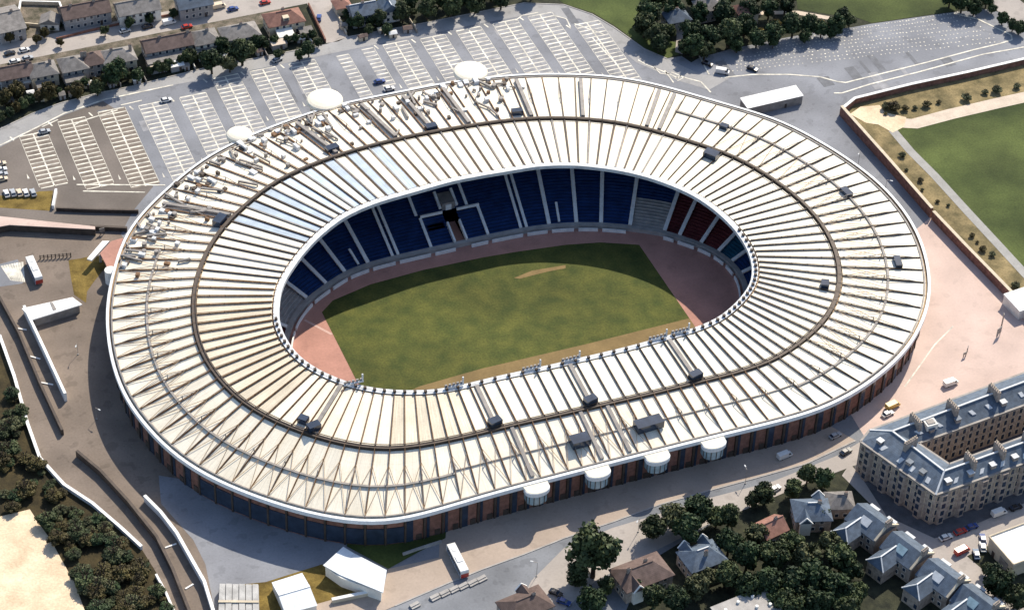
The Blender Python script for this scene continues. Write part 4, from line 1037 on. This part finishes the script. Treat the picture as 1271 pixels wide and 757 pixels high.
    MB().box((c[0], c[1], hr-2.2), (3.8, 3.2, 2.2)).build('cupola', WALLW, T); MB().box((c[0], c[1], hr), (2.5, 2.0, .25)).build('cupola_light', STEELG, T)
    # windows with surrounds
    wf = MB().box((0, -.05, 0), (1.55, .2, 2.2)).mesh('window'); wf.materials.append(WALLC)
    wp = MB().box((0, -.12, .15), (1.1, .2, 1.9)).mesh('pane'); wp.materials.append(GLASSD)
    def wins(a, b, out, n_max):
        d = b-a; L_ = np.hypot(*d); d = d/L_; nrm = np.array([d[1], -d[0]])
        if nrm.dot(out) < 0: a, b = b, a; d = -d; nrm = -nrm
        rz = math.atan2(d[1], d[0]); n_ = min(n_max, int(L_/2.7))
        for st_ in range(4):
            for i in range(n_):
                p = a+d*(i+.5)*(L_/ max(1, int(L_/2.7)))
                f = linkmesh('window', wf, None, T, (p[0], p[1], .9+st_*3.05), rz); linkmesh('pane', wp, None, f)
        return rz
    wins(P[2], P[3], np.array([-1., -.3]), 12); wins(P[3], P[4], np.array([0, -1.]), 17); wins(Q[0], Q[1], np.array([0, -1.]), 24)
    # bay window columns on the street front
    d = (P[4]-P[3])/np.hypot(*(P[4]-P[3])); nrm = np.array([d[1], -d[0]])
    for f in (3, 10.5, 18, 25.5, 33, 40.5):
        p = P[3]+d*f; q = [p-d*1.6, p+d*1.6, p+d*1.0+nrm*1.1, p-d*1.0+nrm*1.1]
        MB().prism([tuple(x) for x in q], 0, 12.4).build('bay', STONE, T)
        for st_ in range(4): 
            c = p+nrm*1.12; MB().box((c[0], c[1], .9+st_*3.05), (1.3, .16, 1.9), math.atan2(d[1], d[0])).build('bay_window', GLASSD, T)
    d = (P[3]-P[2])/np.hypot(*(P[3]-P[2])); nrm = np.array([d[1], -d[0]])
    for f in (4, 11, 18, 25.5):
        p = P[2]+d*f; q = [p-d*1.6, p+d*1.6, p+d*1.0+nrm*1.1, p-d*1.0+nrm*1.1]
        MB().prism([tuple(x) for x in q], 0, 12.4).build('bay', STONE, T)
        for st_ in range(4):
            c = p+nrm*1.12; MB().box((c[0], c[1], .9+st_*3.05), (1.3, .16, 1.9), math.atan2(d[1], d[0])).build('bay_window', GLASSD, T)
tenement()
psheet('tenement_street', [(1055,575),(1068,590),(1100,640),(1160,668),(1200,655),(1300,612),(1300,640),(1271,655),(1200,690),(1280,757),(1240,770),(1180,725),(1130,672),(1080,625),(1045,590)], 0.055, ROADT, kind='structure', label='pale street round the foot of the tenement')
psheet('back_court', [(1058,560),(1110,520),(1300,470),(1300,600),(1271,628),(1160,672),(1100,642),(1062,590)], 0.035, mat('court_tarmac', (0.11, 0.11, 0.12), .9, .3, .3, fine=.15), kind='structure', label='dark tarmac court around the tenement')
# terrace of slate houses with big rooflights
TD = math.atan2(-.94, .345)
TER = ['terraced slate house at the head of the row next to the tenement corner', 'second slate terraced house from the tenement corner', 'third slate terraced house from the tenement corner', 'last slate terraced house in the row by the garage yard']
for i, px in enumerate(((1082,641), (1126,676), (1171,710), (1214,742))):
    p = g2(px, 8.5); hw, hr, wd, d = 6.2, 3.4, 12.6, 10
    h = empty('terraced_house', (p[0], p[1], 0), TD, label=TER[i], cat='house', group='slate terrace')
    MB().box((0, 0, -.02), (wd, d, hw)).build('wall', STONE, h)
    r = roof_mb(wd-.9, d, hw-.05, hr, 'gable', .35).build('roof', SLATE, h)
    # parapet gables and chimneys between the houses
    mb = MB(); x = wd/2
    for sg in (-1, 1): mb.beam((x, 0, hw+hr+.25), (x, sg*(d/2+.3), hw+.3), .7, .6)
    mb.build('parapet', WALLC, h)
    MB().box((x, 0.3, hw+hr-.6), (.9, 2.6, 2.6)).build('chimney', STONE, h)
    mb = MB()
    for q in (-.9, -.3, .3, .9): mb.cyl((x, .3+q, hw+hr+2.0), .16, .6, 7, .12)
    mb.build('chimney_pots', WALLC, h)
    # big rooflight on the garden slope (local -y side)
    sy = -d*.26; zz = hw+hr*(1-abs(sy)/(d/2))
    tl = [(-2.0, sy-1.1), (1.6, sy-1.1), (1.6, sy+1.1), (-2.0, sy+1.1)]
    zt = [hw+hr*(1-abs(y)/(d/2+.35))+.22 for x_, y in tl]
    MB().prism(tl, [z-.3 for z in zt], zt).build('rooflight', GLASSB if i % 2 else LEAD, r)
    # rear wing towards the gardens
    MB().box((-wd*.16, -d/2-3.2, -.02), (6.2, 6.6, 5.6)).build('rear_wing', STONE, h)
    rw = MB(); y0, y1, xa, xb, xm = -d/2+2.5, -d/2-6.9, -wd*.16-3.5, -wd*.16+3.5, -wd*.16
    rw.face([(xa, y1, 5.6), (xm, y1+2.4, 8.2), (xm, y0, 8.2), (xa, y0, 5.6)][::-1]); rw.face([(xb, y1, 5.6), (xb, y0, 5.6), (xm, y0, 8.2), (xm, y1+2.4, 8.2)]); rw.face([(xa, y1, 5.6), (xb, y1, 5.6), (xm, y1+2.4, 8.2)])
    rw.build('rear_roof', SLATE, h)
    MB().beam((xm, y1+2.2, 8.25), (xm, y0, 8.25), .45, .3).build('ridge', LEAD, h)
    for a_ in (xa, xb): MB().beam((a_, y1, 5.62), (xm, y1+2.4, 8.25), .35, .3).build('hip_flashing', LEAD, h)
    window_parts(h, wd, d, hw, 2, 'sn')
    for x_ in (-3.6, 3.4):
        MB().box((x_, d/2+.7, 0), (3.2, 1.5, 5.6)).build('bay', STONE, h); MB().box((x_, d/2+.7, 5.6), (3.5, 1.8, .3)).build('bay_roof', LEAD, h)
    for x_ in (-3.2, 0.6):
        MB().box((x_+xm*.2, -d/2-6.6, 1.0), (1.1, .14, 1.6)).build('wing_window', GLASSD, h)
V = ['pinkish brown hipped villa beside the lone round tree', 'grey villa with two white gables among the trees', 'small red roofed cottage tucked in the trees', 'slate villa with white gables near the tenement wing', 'little grey hipped house next to the slate terrace', 'brown roofed lodge with pale dormers at the street edge', 'pale flat roofed building with round vents among the trees']
def villa(px, wd, d, rz, label, rm, wm, style='hip', gables=(), hw=5.2, hr=3.2, chim=((.2, 0),), bays=True):
    h = house(px, wd, d, label, rm, wm, style, hw, hr, rz, chim, sides='swe', name='villa')
    for x, sg in gables:
        y0 = sg*(d/2+1.4); zr = hw+hr*.75
        MB().box((x, sg*(d/2+.2), -.01), (3.4, 2.2, hw)).build('gable_wall', WALLW, h)
        mb = MB(); a, b, c = (x-2, y0, hw), (x+2, y0, hw), (x, y0, zr); d2 = (x, 0, zr)
        mb.face([a, c, (x, sg*.6, zr), (x-2, sg*.6, hw)]); mb.face([b, (x+2, sg*.6, hw), (x, sg*.6, zr), c]); mb.face([a, b, c]); mb.build('gable_roof', rm, h)
        mb = MB(); mb.beam(a, c, .4, .35); mb.beam(b, c, .4, .35); mb.build('barge_board', CONCW, h)
    return h
villa((797,705), 16, 10, .12, V[0], TILEB, STONE, gables=((-4.5, -1), ), chim=((.1, .1), (-.3, 0)))
villa((872,685), 12, 9, .1, V[1], SLATE, STONE, gables=((-3, 1), (3.4, 1)), chim=((0, -.2),))
villa((957,650), 8, 7, .2, V[2], TILER, STONE, 'gable', hw=4.2, hr=2.8)
villa((1008,628), 11, 9, -.3, V[3], SLATE, STONE, gables=((-2.6, -1), (3, 1)))
villa((1043,617), 8, 7, -.3, V[4], TILEG, STONE, hw=4.6, hr=2.6)
villa((652,745), 14, 9, .15, V[5], TILEB, STONE, gables=((2, 1),), hw=4, hr=2.8)
p = g2((925,752), 6); h = empty('flat_building', (p[0], p[1]-2, 0), .12, label=V[6], cat='building')
MB().box((0, 0, 0), (18, 12, 5.8)).build('wall', WALLG, h); MB().box((0, 0, 5.8), (18.6, 12.6, .35)).build('roof', CONC, h)
for x, y in ((-6, 3), (-1, 4), (4, 4), (7, -1), (-3, -2), (3, 0)): MB().cyl((x, y, 6.15), .5, .7, 10).build('roof_vent', CONCW, h)
window_parts(h, 18, 12, 5.8, 2, 'swn')
p = g2((1258,676), 6); h = empty('garage', (p[0]+3, p[1], 0), .09, label='white flat roofed garage building by the yard', cat='building')
MB().box((0, 0, 0), (15, 12.5, 5.4)).build('wall', WALLC, h); MB().box((0, 0, 5.4), (15.4, 12.9, .3)).build('roof', CONCW, h)
mb = MB()
for a, b in (((-7.7, -6.4), (7.7, -6.4)), ((7.7, -6.4), (7.7, 6.4)), ((7.7, 6.4), (-7.7, 6.4)), ((-7.7, 6.4), (-7.7, -6.4))): mb.beam((*a, 5.95), (*b, 5.95), .35, .5)
mb.build('parapet', WALLC, h)
MB().box((-7.6, -2, 0), (.2, 4, 3.6)).build('roller_door', STEELG, h); MB().box((-7.6, 3.2, 0), (.2, 1.2, 2.2)).build('door', STEEL, h)
shed((1268,372), 8, 9, 4, CONCW, 'white roofed kiosk against the brick wall by the plaza', .1, WALLW)
shed((958,121), 23, 6, 4, CONCW, 'long white roofed turnstile shed behind the stadium', .02, STEELG)

# ------------------------------------------------------------------ walls, ramps, fences
wall_run('brick_wall', [(1043,143),(1100,207),(1155,270)], 4.2, .9, BRICK, 'tall red brick wall between car park and rough ground', coping=WALLC)
wall_run('brick_wall', [(1157,272),(1195,312),(1234,352),(1300,420)], 3.6, .9, BRICK, 'tall red brick wall along the pink plaza', coping=WALLC)
wall_run('boundary_wall', [(1043,143),(1060,129),(1130,111.5),(1200,96.5),(1330,66)], 2.6, .9, BRICK, 'long brick wall with white coping below the second car park', coping=CONCW)
wall_run('ramp_wall', [(0,420),(18,470),(35,530),(50,572),(80,605),(115,628),(150,658),(176,682)], 1.5, .7, CONCW, 'white parapet wall snaking along the scrub slope', coping=CONCW)
wall_run('ramp_wall', [(194,716),(206,738),(222,775)], 1.5, .7, CONCW, 'short white parapet wall at the foot of the scrub slope')
wall_run('ramp_wall', [(180,622),(200,642),(220,668),(238,700),(254,728),(270,780)], 2.6, .7, CONCW, 'white curved parapet wall beside the grey forecourt', coping=CONCW)
wall_run('ramp_wall', [(31,389),(57,444),(82,498)], 3.6, .9, CONCW, 'straight white topped wall running from the white shelter')
wall_run('retaining_wall', [(0,374),(25,420),(50,480),(78,540)], 2.4, .8, STEEL, 'dark retaining wall between the upper ramp and the lower lane')  # the wall's black shadow line is put into its colour
wall_run('retaining_wall', [(96,566),(125,590),(160,628),(195,672),(215,712),(240,775)], 2.6, .9, STEEL, 'dark curved retaining wall down the middle of the ramps')
for px in (((21,408),(33,410)), ((35,442),(50,446)), ((50,475),(66,478)), ((205,680),(219,675)), ((230,731),(240,725))):
    W = [g2(p) for p in px]; o = wall_run('kerb', None, .35, .5, CONCW, 'pale cross kerb on the lane between the ramp walls', cat='kerb', pts=W); o['group'] = 'cross kerbs on the ramp lane'
# walkway ramp on the left edge
r = empty('walkway_ramp', (0, 0, 0), label='long pale wedge shaped walkway ramp on dark walls', cat='ramp')
W = [g2((-30,264), 3), g2((118,281), 3), g2((155,289), 1.5), g2((12,279), 3), g2((-30,290), 3)]
W = [g2(p, 3) for p in ((-40,264), (118,281), (118,284.5), (12,279), (-40,288))]
MB().prism(W, 0.0, 2.7).build('ramp_body', STEEL, r); MB().prism(W, 2.7, 2.95).build('ramp_deck', PINKP, r)
wall_run('retaining_wall', [(70,262),(120,264),(172,265)], 1.6, .6, STEEL, 'low dark wall between the verge and the road beside the ramp')  # dark colour paints the shadow along this wall
wall_run('retaining_wall', [(112,285),(158,287)], 1.8, 1.0, STEEL, 'low dark wall at the end of the walkway ramp')
wall_run('gate_wall', [(70,239),(66,260)], 1.8, .8, CONCW, 'short white wall by the ochre verge')
# white shelter
s = empty('shelter', (0, 0, 0), label='long white flat roofed shelter with a grey gap', cat='shelter')
q = [g2(p, 3.5) for p in ((27,383),(90,369),(102,378),(40,397))]
MB().prism(q, 3.2, 3.6).build('roof', CONCW, s)
q2 = [tuple(np.array(g2(p, 3.6))) for p in ((62,375.5),(65,375),(70,384),(66,385.5))]
MB().prism(q2, 3.55, 3.75).build('roof_gap', STEELG, s)
c = np.mean(q, 0)
MB().prism([tuple(c+(np.array(p)-c)*.9) for p in q], 0, 3.2).build('wall', STEELG, s)
# footbridge to the stadium corner
b = empty('footbridge', (0, 0, 0), label='pale footbridge from the concourse to the stadium corner', cat='bridge')
q = [g2(p, 4) for p in ((108,321),(127,299),(136,299),(114,323))]
MB().prism(q, 3.4, 4.0).build('deck', CONCW, b)
q = [g2(p, 4) for p in ((124,314),(138,299),(153,295),(137,342),(131,327))]
MB().prism(q, 3.3, 3.9).build('landing', TRACK, b)
for p in q[:3]: MB().box((p[0], p[1], 0), (.8, .8, 3.3)).build('pier', CONC, b)
p = g2((137,336), 5); MB().cyl((p[0], p[1], 0), 2.0, 5.4, 14).build('stair_drum', CONCW, b)
# ribbed coach bays at the left
mb = MB()
for i in range(9):
    a = g2((2+3.2*i, 330-.6*i)); d = g2((14+2.0*i, 348+.3*i)); line_mesh(mb, [a, d], .7, .09)
mb.build('bay_lines', PAINT, bpy.data.objects['concourse'])
mb = MB()
sheet('coach_apron', [g2(p) for p in ((-30,333),(0,328),(22,322),(31,345),(28,352),(0,356),(-30,358))], 0.06, ASPH, kind='structure', label='grey ribbed coach apron on the concourse')
# low planter blocks and posts in front of the facade
for i, px in enumerate(((540,742),(552,737),(564,732),(575,728),(587,724),(598,719),(515,752))):
    p = g2(px); k = empty('concrete_block', (p[0], p[1], 0.16), .25, label='low stepped concrete block on the pavement edge', cat='block', group='concrete blocks along the pavement')
    MB().box((0, 0, 0), (3.0, 1.9, .35)).build('box', CONC, k); MB().box((0, .3, .35), (3.0, 1.1, .3)).build('upper_step', CONC, k)
wall_run('low_wall', [(412,748),(474,735)], 1.6, .8, WALLC, 'long cream low wall below the folded tent', coping=CONCW)
wall_run('low_wall', [(500,689),(520,682),(548,673)], .9, .7, CONC, 'stepped grey wall at the edge of the shaded grass')

# ------------------------------------------------------------------ tents and sheds on the dry grass
t = empty('folded_tent', (0, 0, 0), label='large white fabric tent of two folded bays by the facade', cat='tent')
A = [(426,678),(439,686),(422,713),(401,701)]; B = [(439,686),(480,707),(475.5,735),(422,713)]
for q, nm, zz in ((A, 'canopy', (5, 4.2, 4.2, 5)), (B, 'canopy', (4.2, 5, 5, 4.2))):
    w_ = [g2(p, z) for p, z in zip(q, zz)]; MB().prism(w_, [z-.25 for z in zz], list(zz)).build(nm, TENT, t)
w_ = [g2(p, 4.5) for p in ((426,678),(480,707),(475.5,735),(422,716),(401,701))]; c = np.mean(w_, 0)
MB().prism([tuple(c+(np.array(p)-c)*.93) for p in w_], 0, 3.9).build('side_wall', WALLW, t)
t = empty('marquee', (0, 0, 0), label='white ridge marquee with a bright centre strip', cat='tent')
q = [(337,721),(375,709),(394,749.6),(354,760)]
w_ = [np.array(g2(p, 3.5)) for p in q]; m1 = (w_[0]+w_[3])/2; m2 = (w_[1]+w_[2])/2
mb = MB(); mb.face([(*w_[3], 3), (*w_[2], 3), (*m2, 4.4), (*m1, 4.4)]); mb.face([(*m1, 4.4), (*m2, 4.4), (*w_[1], 3), (*w_[0], 3)]); mb.build('canopy', TENT, t)
MB().beam((*m1, 4.45), (*m2, 4.45), .9, .2).build('ridge_strip', CONCW, t)
c = np.mean(w_, 0); MB().prism([tuple(c+(p-c)*.96) for p in w_], 0, 2.95).build('side_wall', WALLW, t)
t = empty('ribbed_shed', (0, 0, 0), label='grey ribbed temporary cabin with cream ridge', cat='shed')
w_ = [np.array(g2(p, 3.2)) for p in ((272,724),(321,725),(322,775),(270,775))]
MB().prism([tuple(p) for p in w_], 0, 2.9).build('wall', WALLG, t)
for i in range(6):
    a = w_[0]+(w_[1]-w_[0])*(i+.06)/6; b = w_[0]+(w_[1]-w_[0])*(i+.94)/6; c = w_[3]+(w_[2]-w_[3])*(i+.94)/6; d = w_[3]+(w_[2]-w_[3])*(i+.06)/6
    MB().prism([tuple(a), tuple(b), tuple(c), tuple(d)], 2.9, 3.25+.12*(i % 2)).build('roof_panel', TARP, t)
a = w_[0]*.55+w_[3]*.45; b = w_[1]*.55+w_[2]*.45; MB().beam((*a, 3.5), (*b, 3.5), .8, .3).build('ridge', WALLC, t)

# ------------------------------------------------------------------ vehicles
def wheel_mesh(r=.33, w_=.24):
    mb = MB(); n = 12
    for s, rr in ((1, r),):
        a = [(rr*math.cos(2*math.pi*i/n), -w_/2, rr*math.sin(2*math.pi*i/n)) for i in range(n)]; b = [(x, w_/2, z) for x, y, z in a]
        mb.face(a); mb.face(b[::-1])
        for i in range(n): mb.face([a[i], b[i], b[(i+1) % n], a[(i+1) % n]])
    me = mb.mesh('wheel'); me.materials.append(RUBBER); return me
WHEEL = wheel_mesh(); BWHEEL = wheel_mesh(.5, .35)
def profile(mb, pts, hw, taper=None):
    n = len(pts); taper = taper or [1]*n
    a = [(x, -hw*t, z) for (x, z), t in zip(pts, taper)]; b = [(x, hw*t, z) for (x, z), t in zip(pts, taper)]
    mb.face(a); mb.face(b[::-1])
    for i in range(n):
        j = (i+1) % n; mb.face([a[j], a[i], b[i], b[j]])
    return mb
BODY = {}
def car_meshes():
    if 'b' in BODY: return BODY
    mb = MB(); profile(mb, [(-2.15, .35), (2.15, .35), (2.2, .62), (2.05, .80), (1.05, .92), (-1.75, .95), (-2.15, .88)], .86); BODY['b'] = mb
    mb = MB(); profile(mb, [(1.0, .92), (.35, 1.40), (-1.25, 1.43), (-1.95, .94)], .78, [1, .84, .84, 1]); BODY['g'] = mb.mesh('cabin_glass'); BODY['g'].materials.append(GLASSD)
    mb = MB(); profile(mb, [(.38, 1.38), (.30, 1.47), (-1.22, 1.49), (-1.35, 1.40)], .68); BODY['r'] = mb
    mb = MB(); mb.box((2.18, .6, .58), (.1, .4, .18)); mb.box((2.18, -.6, .58), (.1, .4, .18)); BODY['l'] = mb.mesh('headlights'); BODY['l'].materials.append(LEAD)
    return BODY
CM_ = {}
def vehicle(px, rz, cname, c, label, van=False, group=None, z=.1):
    B = car_meshes(); p = g2(px, .8); cat = 'van' if van else 'car'
    e = empty('parked_van' if van else 'parked_car', (p[0], p[1], z), rz, label=label, cat=cat, group=group)
    pm = paintmat(cname, c); key = (cname, van)
    if key not in CM_:
        if van:
            mb = MB(); profile(mb, [(-2.6, .35), (2.5, .35), (2.55, .9), (2.0, 1.15), (1.35, 2.05), (-2.6, 2.1)], .95); me = mb.mesh('body'); me.materials.append(pm)
            CM_[key] = (me, None)
        else:
            me = bpy.data.meshes.new('body'); m1 = B['b'].mesh('body'); m1.materials.append(pm); m2 = B['r'].mesh('car_roof'); m2.materials.append(pm); CM_[key] = (m1, m2)
    m1, m2 = CM_[key]; linkmesh('body', m1, None, e)
    if van:
        mb = MB(); profile(mb, [(2.03, 1.2), (1.42, 2.0), (.9, 2.02), (.9, 1.2)], .97); mb.build('windscreen', GLASSD, e)
    else:
        linkmesh('cabin_glass', B['g'], None, e); linkmesh('roof', m2, None, e)
    linkmesh('headlights', B['l'], None, e, (.3 if van else 0, 0, 0))
    for x in (-1.4, 1.4):
        for y in (-.8, .8): linkmesh('wheel', WHEEL, None, e, (x, y, .33))
WH = (.75, .75, .73); BL = (.03, .07, .25); RD = (.45, .04, .03); BK = (.015, .015, .018); SV = (.42, .44, .46); YL = (.6, .38, .08)
PX, PY = 0.03, math.pi/2
car_list = [((471,101), PX, 'blue', BL, 'dark blue car alone in a single row of bays', 0), ((483,110), PX, 'white', WH, 'white car beside the blue one near the stadium rim', 0), ((206,124), PX, 'white', WH, 'white car at the top end of a bay row', 0), ((55,163), PX, 'silver', SV, 'silver car at the top of the leftmost bay row', 0), ((344,74), .3, 'silver', SV, 'silver car on the access road under the red corner house', 0),
 ((897,89), -.6, 'white', WH, 'white van at the start of the second car park', 1), ((934,85), -.9, 'black', BK, 'black car just inside the second car park', 0), ((878,79), -.9, 'black', BK, 'black car by the gate line of the second car park', 0),
 ((155,38), .1, 'white', WH, 'white car parked on the upper side of the residential street', 0), ((183,33), .1, 'black', BK, 'black car parked behind the white one on the street', 0), ((210,28), .1, 'white', WH, 'white van parked half on the upper kerb', 1), ((233,13), .05, 'red', RD, 'red car in a front garden above the street', 0), ((272,8), .05, 'cream', (.7, .58, .42), 'cream van in the gardens above the street', 1), ((289,11), .05, 'blue', BL, 'dark blue car next to the cream van', 0), ((329,3), .05, 'red', RD, 'red car at the top end of the street', 0), ((30,62), .1, 'white', WH, 'white car of the pair near the brown gabled house', 0), ((12,66), .1, 'black', BK, 'dark car of the pair near the brown gabled house', 0), ((396,22), 1.2, 'blue', BL, 'blue car on the side street', 0), ((232,33), .1, 'red', RD, 'red and white car below the upper kerb', 0), ((18,76), .1, 'white', WH, 'white car in the drive above the brown gable', 0), ((34,72), .1, 'silver', SV, 'silver car in the drive above the brown gable', 0),
 ((974,565), .15, 'white', WH, 'white van parked below the stadium facade', 1), ((1037,540), .2, 'silver', SV, 'silver car near the end of the facade', 0), ((1108,503), .2, 'yellow', YL, 'yellow van on the plaza edge above the tenement', 1), ((1102,513), .2, 'white', WH, 'white car beside the yellow van', 0), ((1180,475), .1, 'white', WH, 'white van behind the tenement on the plaza', 1), ((962,606), .3, 'white', WH, 'white car under the street trees', 0), ((1050,560), .3, 'black', BK, 'black car by the tenement corner', 0),
 ((1174,666), .09, 'white', WH, 'white car first along the tenement kerb', 0), ((1192,659), .09, 'red', RD, 'red car along the tenement kerb', 0), ((1206,653), .09, 'blue', BL, 'blue car along the tenement kerb', 0), ((1240,636), .09, 'white', WH, 'white van along the tenement kerb', 1), ((1261,629), .09, 'black', BK, 'black car last along the tenement kerb', 0), ((1220,668), 1.2, 'blue', BL, 'blue car in the garage yard nearest the garage', 0), ((1220,678), 1.2, 'white', WH, 'white car in the middle of the garage yard', 0), ((1212,687), 1.2, 'bluegrey', (.10,.16,.26), 'blue grey car at the front of the garage yard', 0), ((1194,683), .2, 'red', RD, 'red van at the yard entrance', 1),
 ((700,746), -.8, 'blue', BL, 'blue car by the brown lodge', 0), ((690,735), -.9, 'black', BK, 'black car by the pale drive of the lodge', 0), ((1245,668+70), 0.5, 'silver', SV, 'silver car below the garage building', 0)]
for px, rz, cn, c, lab, van in car_list: vehicle(px, rz, cn, c, lab, bool(van))
for i, px in enumerate(((8,240),(16,239),(24,239),(32,239),(41,239),(2,222),(1,210),(2,216),(0,203))):
    vehicle(px, PY if px[1] > 230 else 0, ('white', 'silver', 'cream')[i % 3], (WH, SV, (.7, .58, .42))[i % 3], 'pale car in the short row by the ochre verge' if px[1] > 230 else 'pale car in the bays at the far left of the car park', group='cars by the ochre verge' if px[1] > 230 else 'cars at the far left bays')
def coach(px, rz, label, stripe):
    p = g2(px, 3.2); e = empty('coach', (p[0], p[1], .1), rz, label=label, cat='coach')
    L_, W_, H_ = 12.4, 2.6, 3.3
    mb = MB(); profile(mb, [(-L_/2, .4), (L_/2, .4), (L_/2+.1, 1.2), (L_/2-.25, H_-.15), (L_/2-.7, H_), (-L_/2+.2, H_), (-L_/2, H_-.25)], W_/2); mb.build('body', paintmat('white', WH), e)
    mb = MB(); mb.box((-.3, 0, 1.6), (L_-1.2, W_+.06, 1.05)); mb.build('side_windows', GLASSD, e)
    mb = MB(); mb.box((-.3, 0, .75), (L_-.8, W_+.05, .65)); mb.build('stripe', paintmat(*stripe), e)
    mb = MB(); mb.box((L_/2-.05, 0, 1.25), (.25, W_-.25, 1.5)); mb.build('windscreen', GLASSD, e)
    mb = MB(); mb.box((-L_/2, 0, .5), (.15, W_-.1, 1.6)); mb.build('rear_panel', paintmat('red', RD), e)
    mb = MB(); mb.box((-1, 0, H_), (2.6, 1.7, .22)); mb.box((3, 0, H_), (1.2, 1.2, .12)); mb.build('roof_hatch', paintmat('white', WH), e)
    for x in (-3.4, 3.9):
        for y in (-1.12, 1.12): linkmesh('wheel', BWHEEL, None, e, (x, y, .5))
coach((568,691), math.radians(90), 'white coach parked across the pavement by the facade', ('bluegrey', (.10,.16,.26)))
coach((42,331), math.radians(92), 'white coach with blue side on the left concourse', ('blue', BL))

# ------------------------------------------------------------------ lamp posts and small things
def lamp(px, h, label, group, rz=0.0):
    p = g2(px); e = empty('lamp_post', (p[0], p[1], 0), rz, label=label, cat='lamp post', group=group)
    MB().cyl((0, 0, 0), .09, h, 8, .05).build('pole', STEELG, e); MB().beam((0, 0, h), (1.6, 0, h+.2), .12).build('arm', STEELG, e); MB().box((1.7, 0, h+.05), (.9, .35, .2)).build('lamp_head', RIM, e); MB().cyl((0, 0, 0), .3, .3, 8).build('base', CONC, e)
for px in ((97,440),(120,520)): lamp(px, 5, 'slim grey lamp post on the brown concourse', 'lamp posts on the concourse', RS.uniform(0, 6))
for px in ((666,715),(792,660),(925,600)): lamp(px, 6, 'slim grey lamp post along the street by the facade', 'lamp posts along the street', RS.uniform(0, 6))
for px in ((1065,205),(1098,240)): lamp(px, 6, 'slim grey lamp post behind the stadium by the brick wall', 'lamp posts behind the stadium', RS.uniform(0, 6))
def sign(px, label, w_, h, rz):
    p = g2(px); e = empty('sign_board', (p[0], p[1], 0.05), rz, label=label, cat='sign')
    for x in (-w_*.35, w_*.35): MB().box((x, 0, 0), (.18, .18, 1.2)).build('leg', STEEL, e)
    MB().box((0, 0, 1.1), (w_, .2, h)).build('board', STEELG, e)
sign((1239,417), 'grey diamond tilted sign board on the plaza', 2.4, 2.6, .4); sign((1243,405), 'dark narrow tall sign on the plaza by the wall', 1.0, 4.5, 1.2)
sign((1200,438), 'small pale notice board on the plaza', 1.6, 1.6, .8); sign((1197,443), 'small dark bin like notice box on the plaza', 1.4, 1.0, .2)
sign((127,291), 'small white notice board on the left concourse', 1.8, 1.6, 0)
# fence posts on the concourse
fe = empty('post_fence', (0, 0, 0), label='short dark post fence on the brown concourse beside the coach', cat='fence')
W = [np.array(g2(p)) for p in ((50,322),(88,319))]
for i in range(9):
    q = W[0]+(W[1]-W[0])*i/8; MB().box((q[0], q[1], 0), (.3, .3, 1.9)).build('post', STEEL, fe)
MB().beam((*W[0], 1.5), (*W[1], 1.5), .15).build('rail', STEEL, fe); MB().beam((*W[0], .8), (*W[1], .8), .15).build('rail', STEEL, fe)
# tarmac of the left bays, warm vignette tint painted into its brown
psheet('tinted_tarmac', [(-60,205),(0,183),(45,160),(80,143),(128,126),(150,140),(175,190),(190,232),(165,262),(150,291),(0,283),(-60,275)], 0.05, mat('asphalt_tinted', (0.175, 0.15, 0.132), 0.9, 0.25, 0.05, fine=0.1, big=0.2), kind='structure', label='tarmac under the leftmost bays painted brown with a warm vignette tint')

# ------------------------------------------------------------------ labels of the trees: size, colour and what they stand beside
LM = [(o.location.x, o.location.y, 'house' if o.name.startswith(('house', 'shed', 'villa', 'terraced', 'flat', 'garage', 'tenement')) else 'x', o['label']) for o in bpy.data.objects if o.parent is None and o.get('category') in ('house', 'shed', 'building')]
for phrase, px in (('lane at the top of the verge', (842,40)), ('golden shrubs by the footpath', (940,35)), ('edge of the second car park', (985,45)), ('tip of the grass verge', (830,62)), ('park lawn', (1045,15)), ('sandy lot', (60,690)), ('foot of the white snaking parapet', (150,662)), ('upper white snaking parapet', (22,480)), ('bend of the white snaking parapet', (75,605)), ('short white parapet wall', (195,725)), ('bare sandy patch in the wall corner', (1090,150)), ('dusty track above the playing field', (1200,130)), ('narrow field path', (1180,255)), ('white roofed kiosk', (1260,360)), ('pale street past the second car park', (1250,15)), ('slope below the retaining wall', (30,580)), ('side street', (400,35)), ('gate line of the second car park', (872,72)), ('corner of the junction', (436,40)), ('end of the long hedge row', (620,3)), ('leftmost bay rows', (20,148)), ('middle of the access road', (520,28))):
    p = g2(px); LM.append((p[0], p[1], 'x', phrase))
SHORT = lambda t: ' '.join(t.split()[:7])
COLW = ['very dark green', 'dark green', 'olive green', 'brownish', 'golden']
for o in [o for o in bpy.data.objects if o.parent is None and o.get('category') in ('tree', 'bush') and o.get('group')]:
    d, ph = min(((o.location.x-x)**2+(o.location.y-y)**2, t) for x, y, k_, t in LM)
    me = [c for c in o.children if c.name.startswith('crown')][0].data
    mi = LEAVES.index(me.materials[0]); r = o.scale[0]
    sz = ('tiny', 'small', 'medium', 'large', 'very large')[int(np.digitize(r, (1.6, 2.6, 4.0, 5.6)))]
    w_ = ph.split()
    for cut in (' beside ', ' with ', ' at ', ' by ', ' among ', ' behind ', ' between ', ' left ', ' right ', ' next ', ' squeezed ', ' tucked ', ' near ', ' above ', ' below ', ' hidden ', ' from ', ' in the ', ' on the ', ' under '):
        if cut in ph and len(ph.split(cut)[0].split()) >= 3: ph = ph.split(cut)[0]
    o['label'] = sz+' '+COLW[mi]+' '+{'trees along the car park edge': 'hedge tree', 'garden trees of the residential street': 'garden tree', 'garden trees right of the junction': 'corner garden tree', 'trees of the wooded belt': 'woodland tree'}.get(o['group'], o['category'])+' by the '+ph
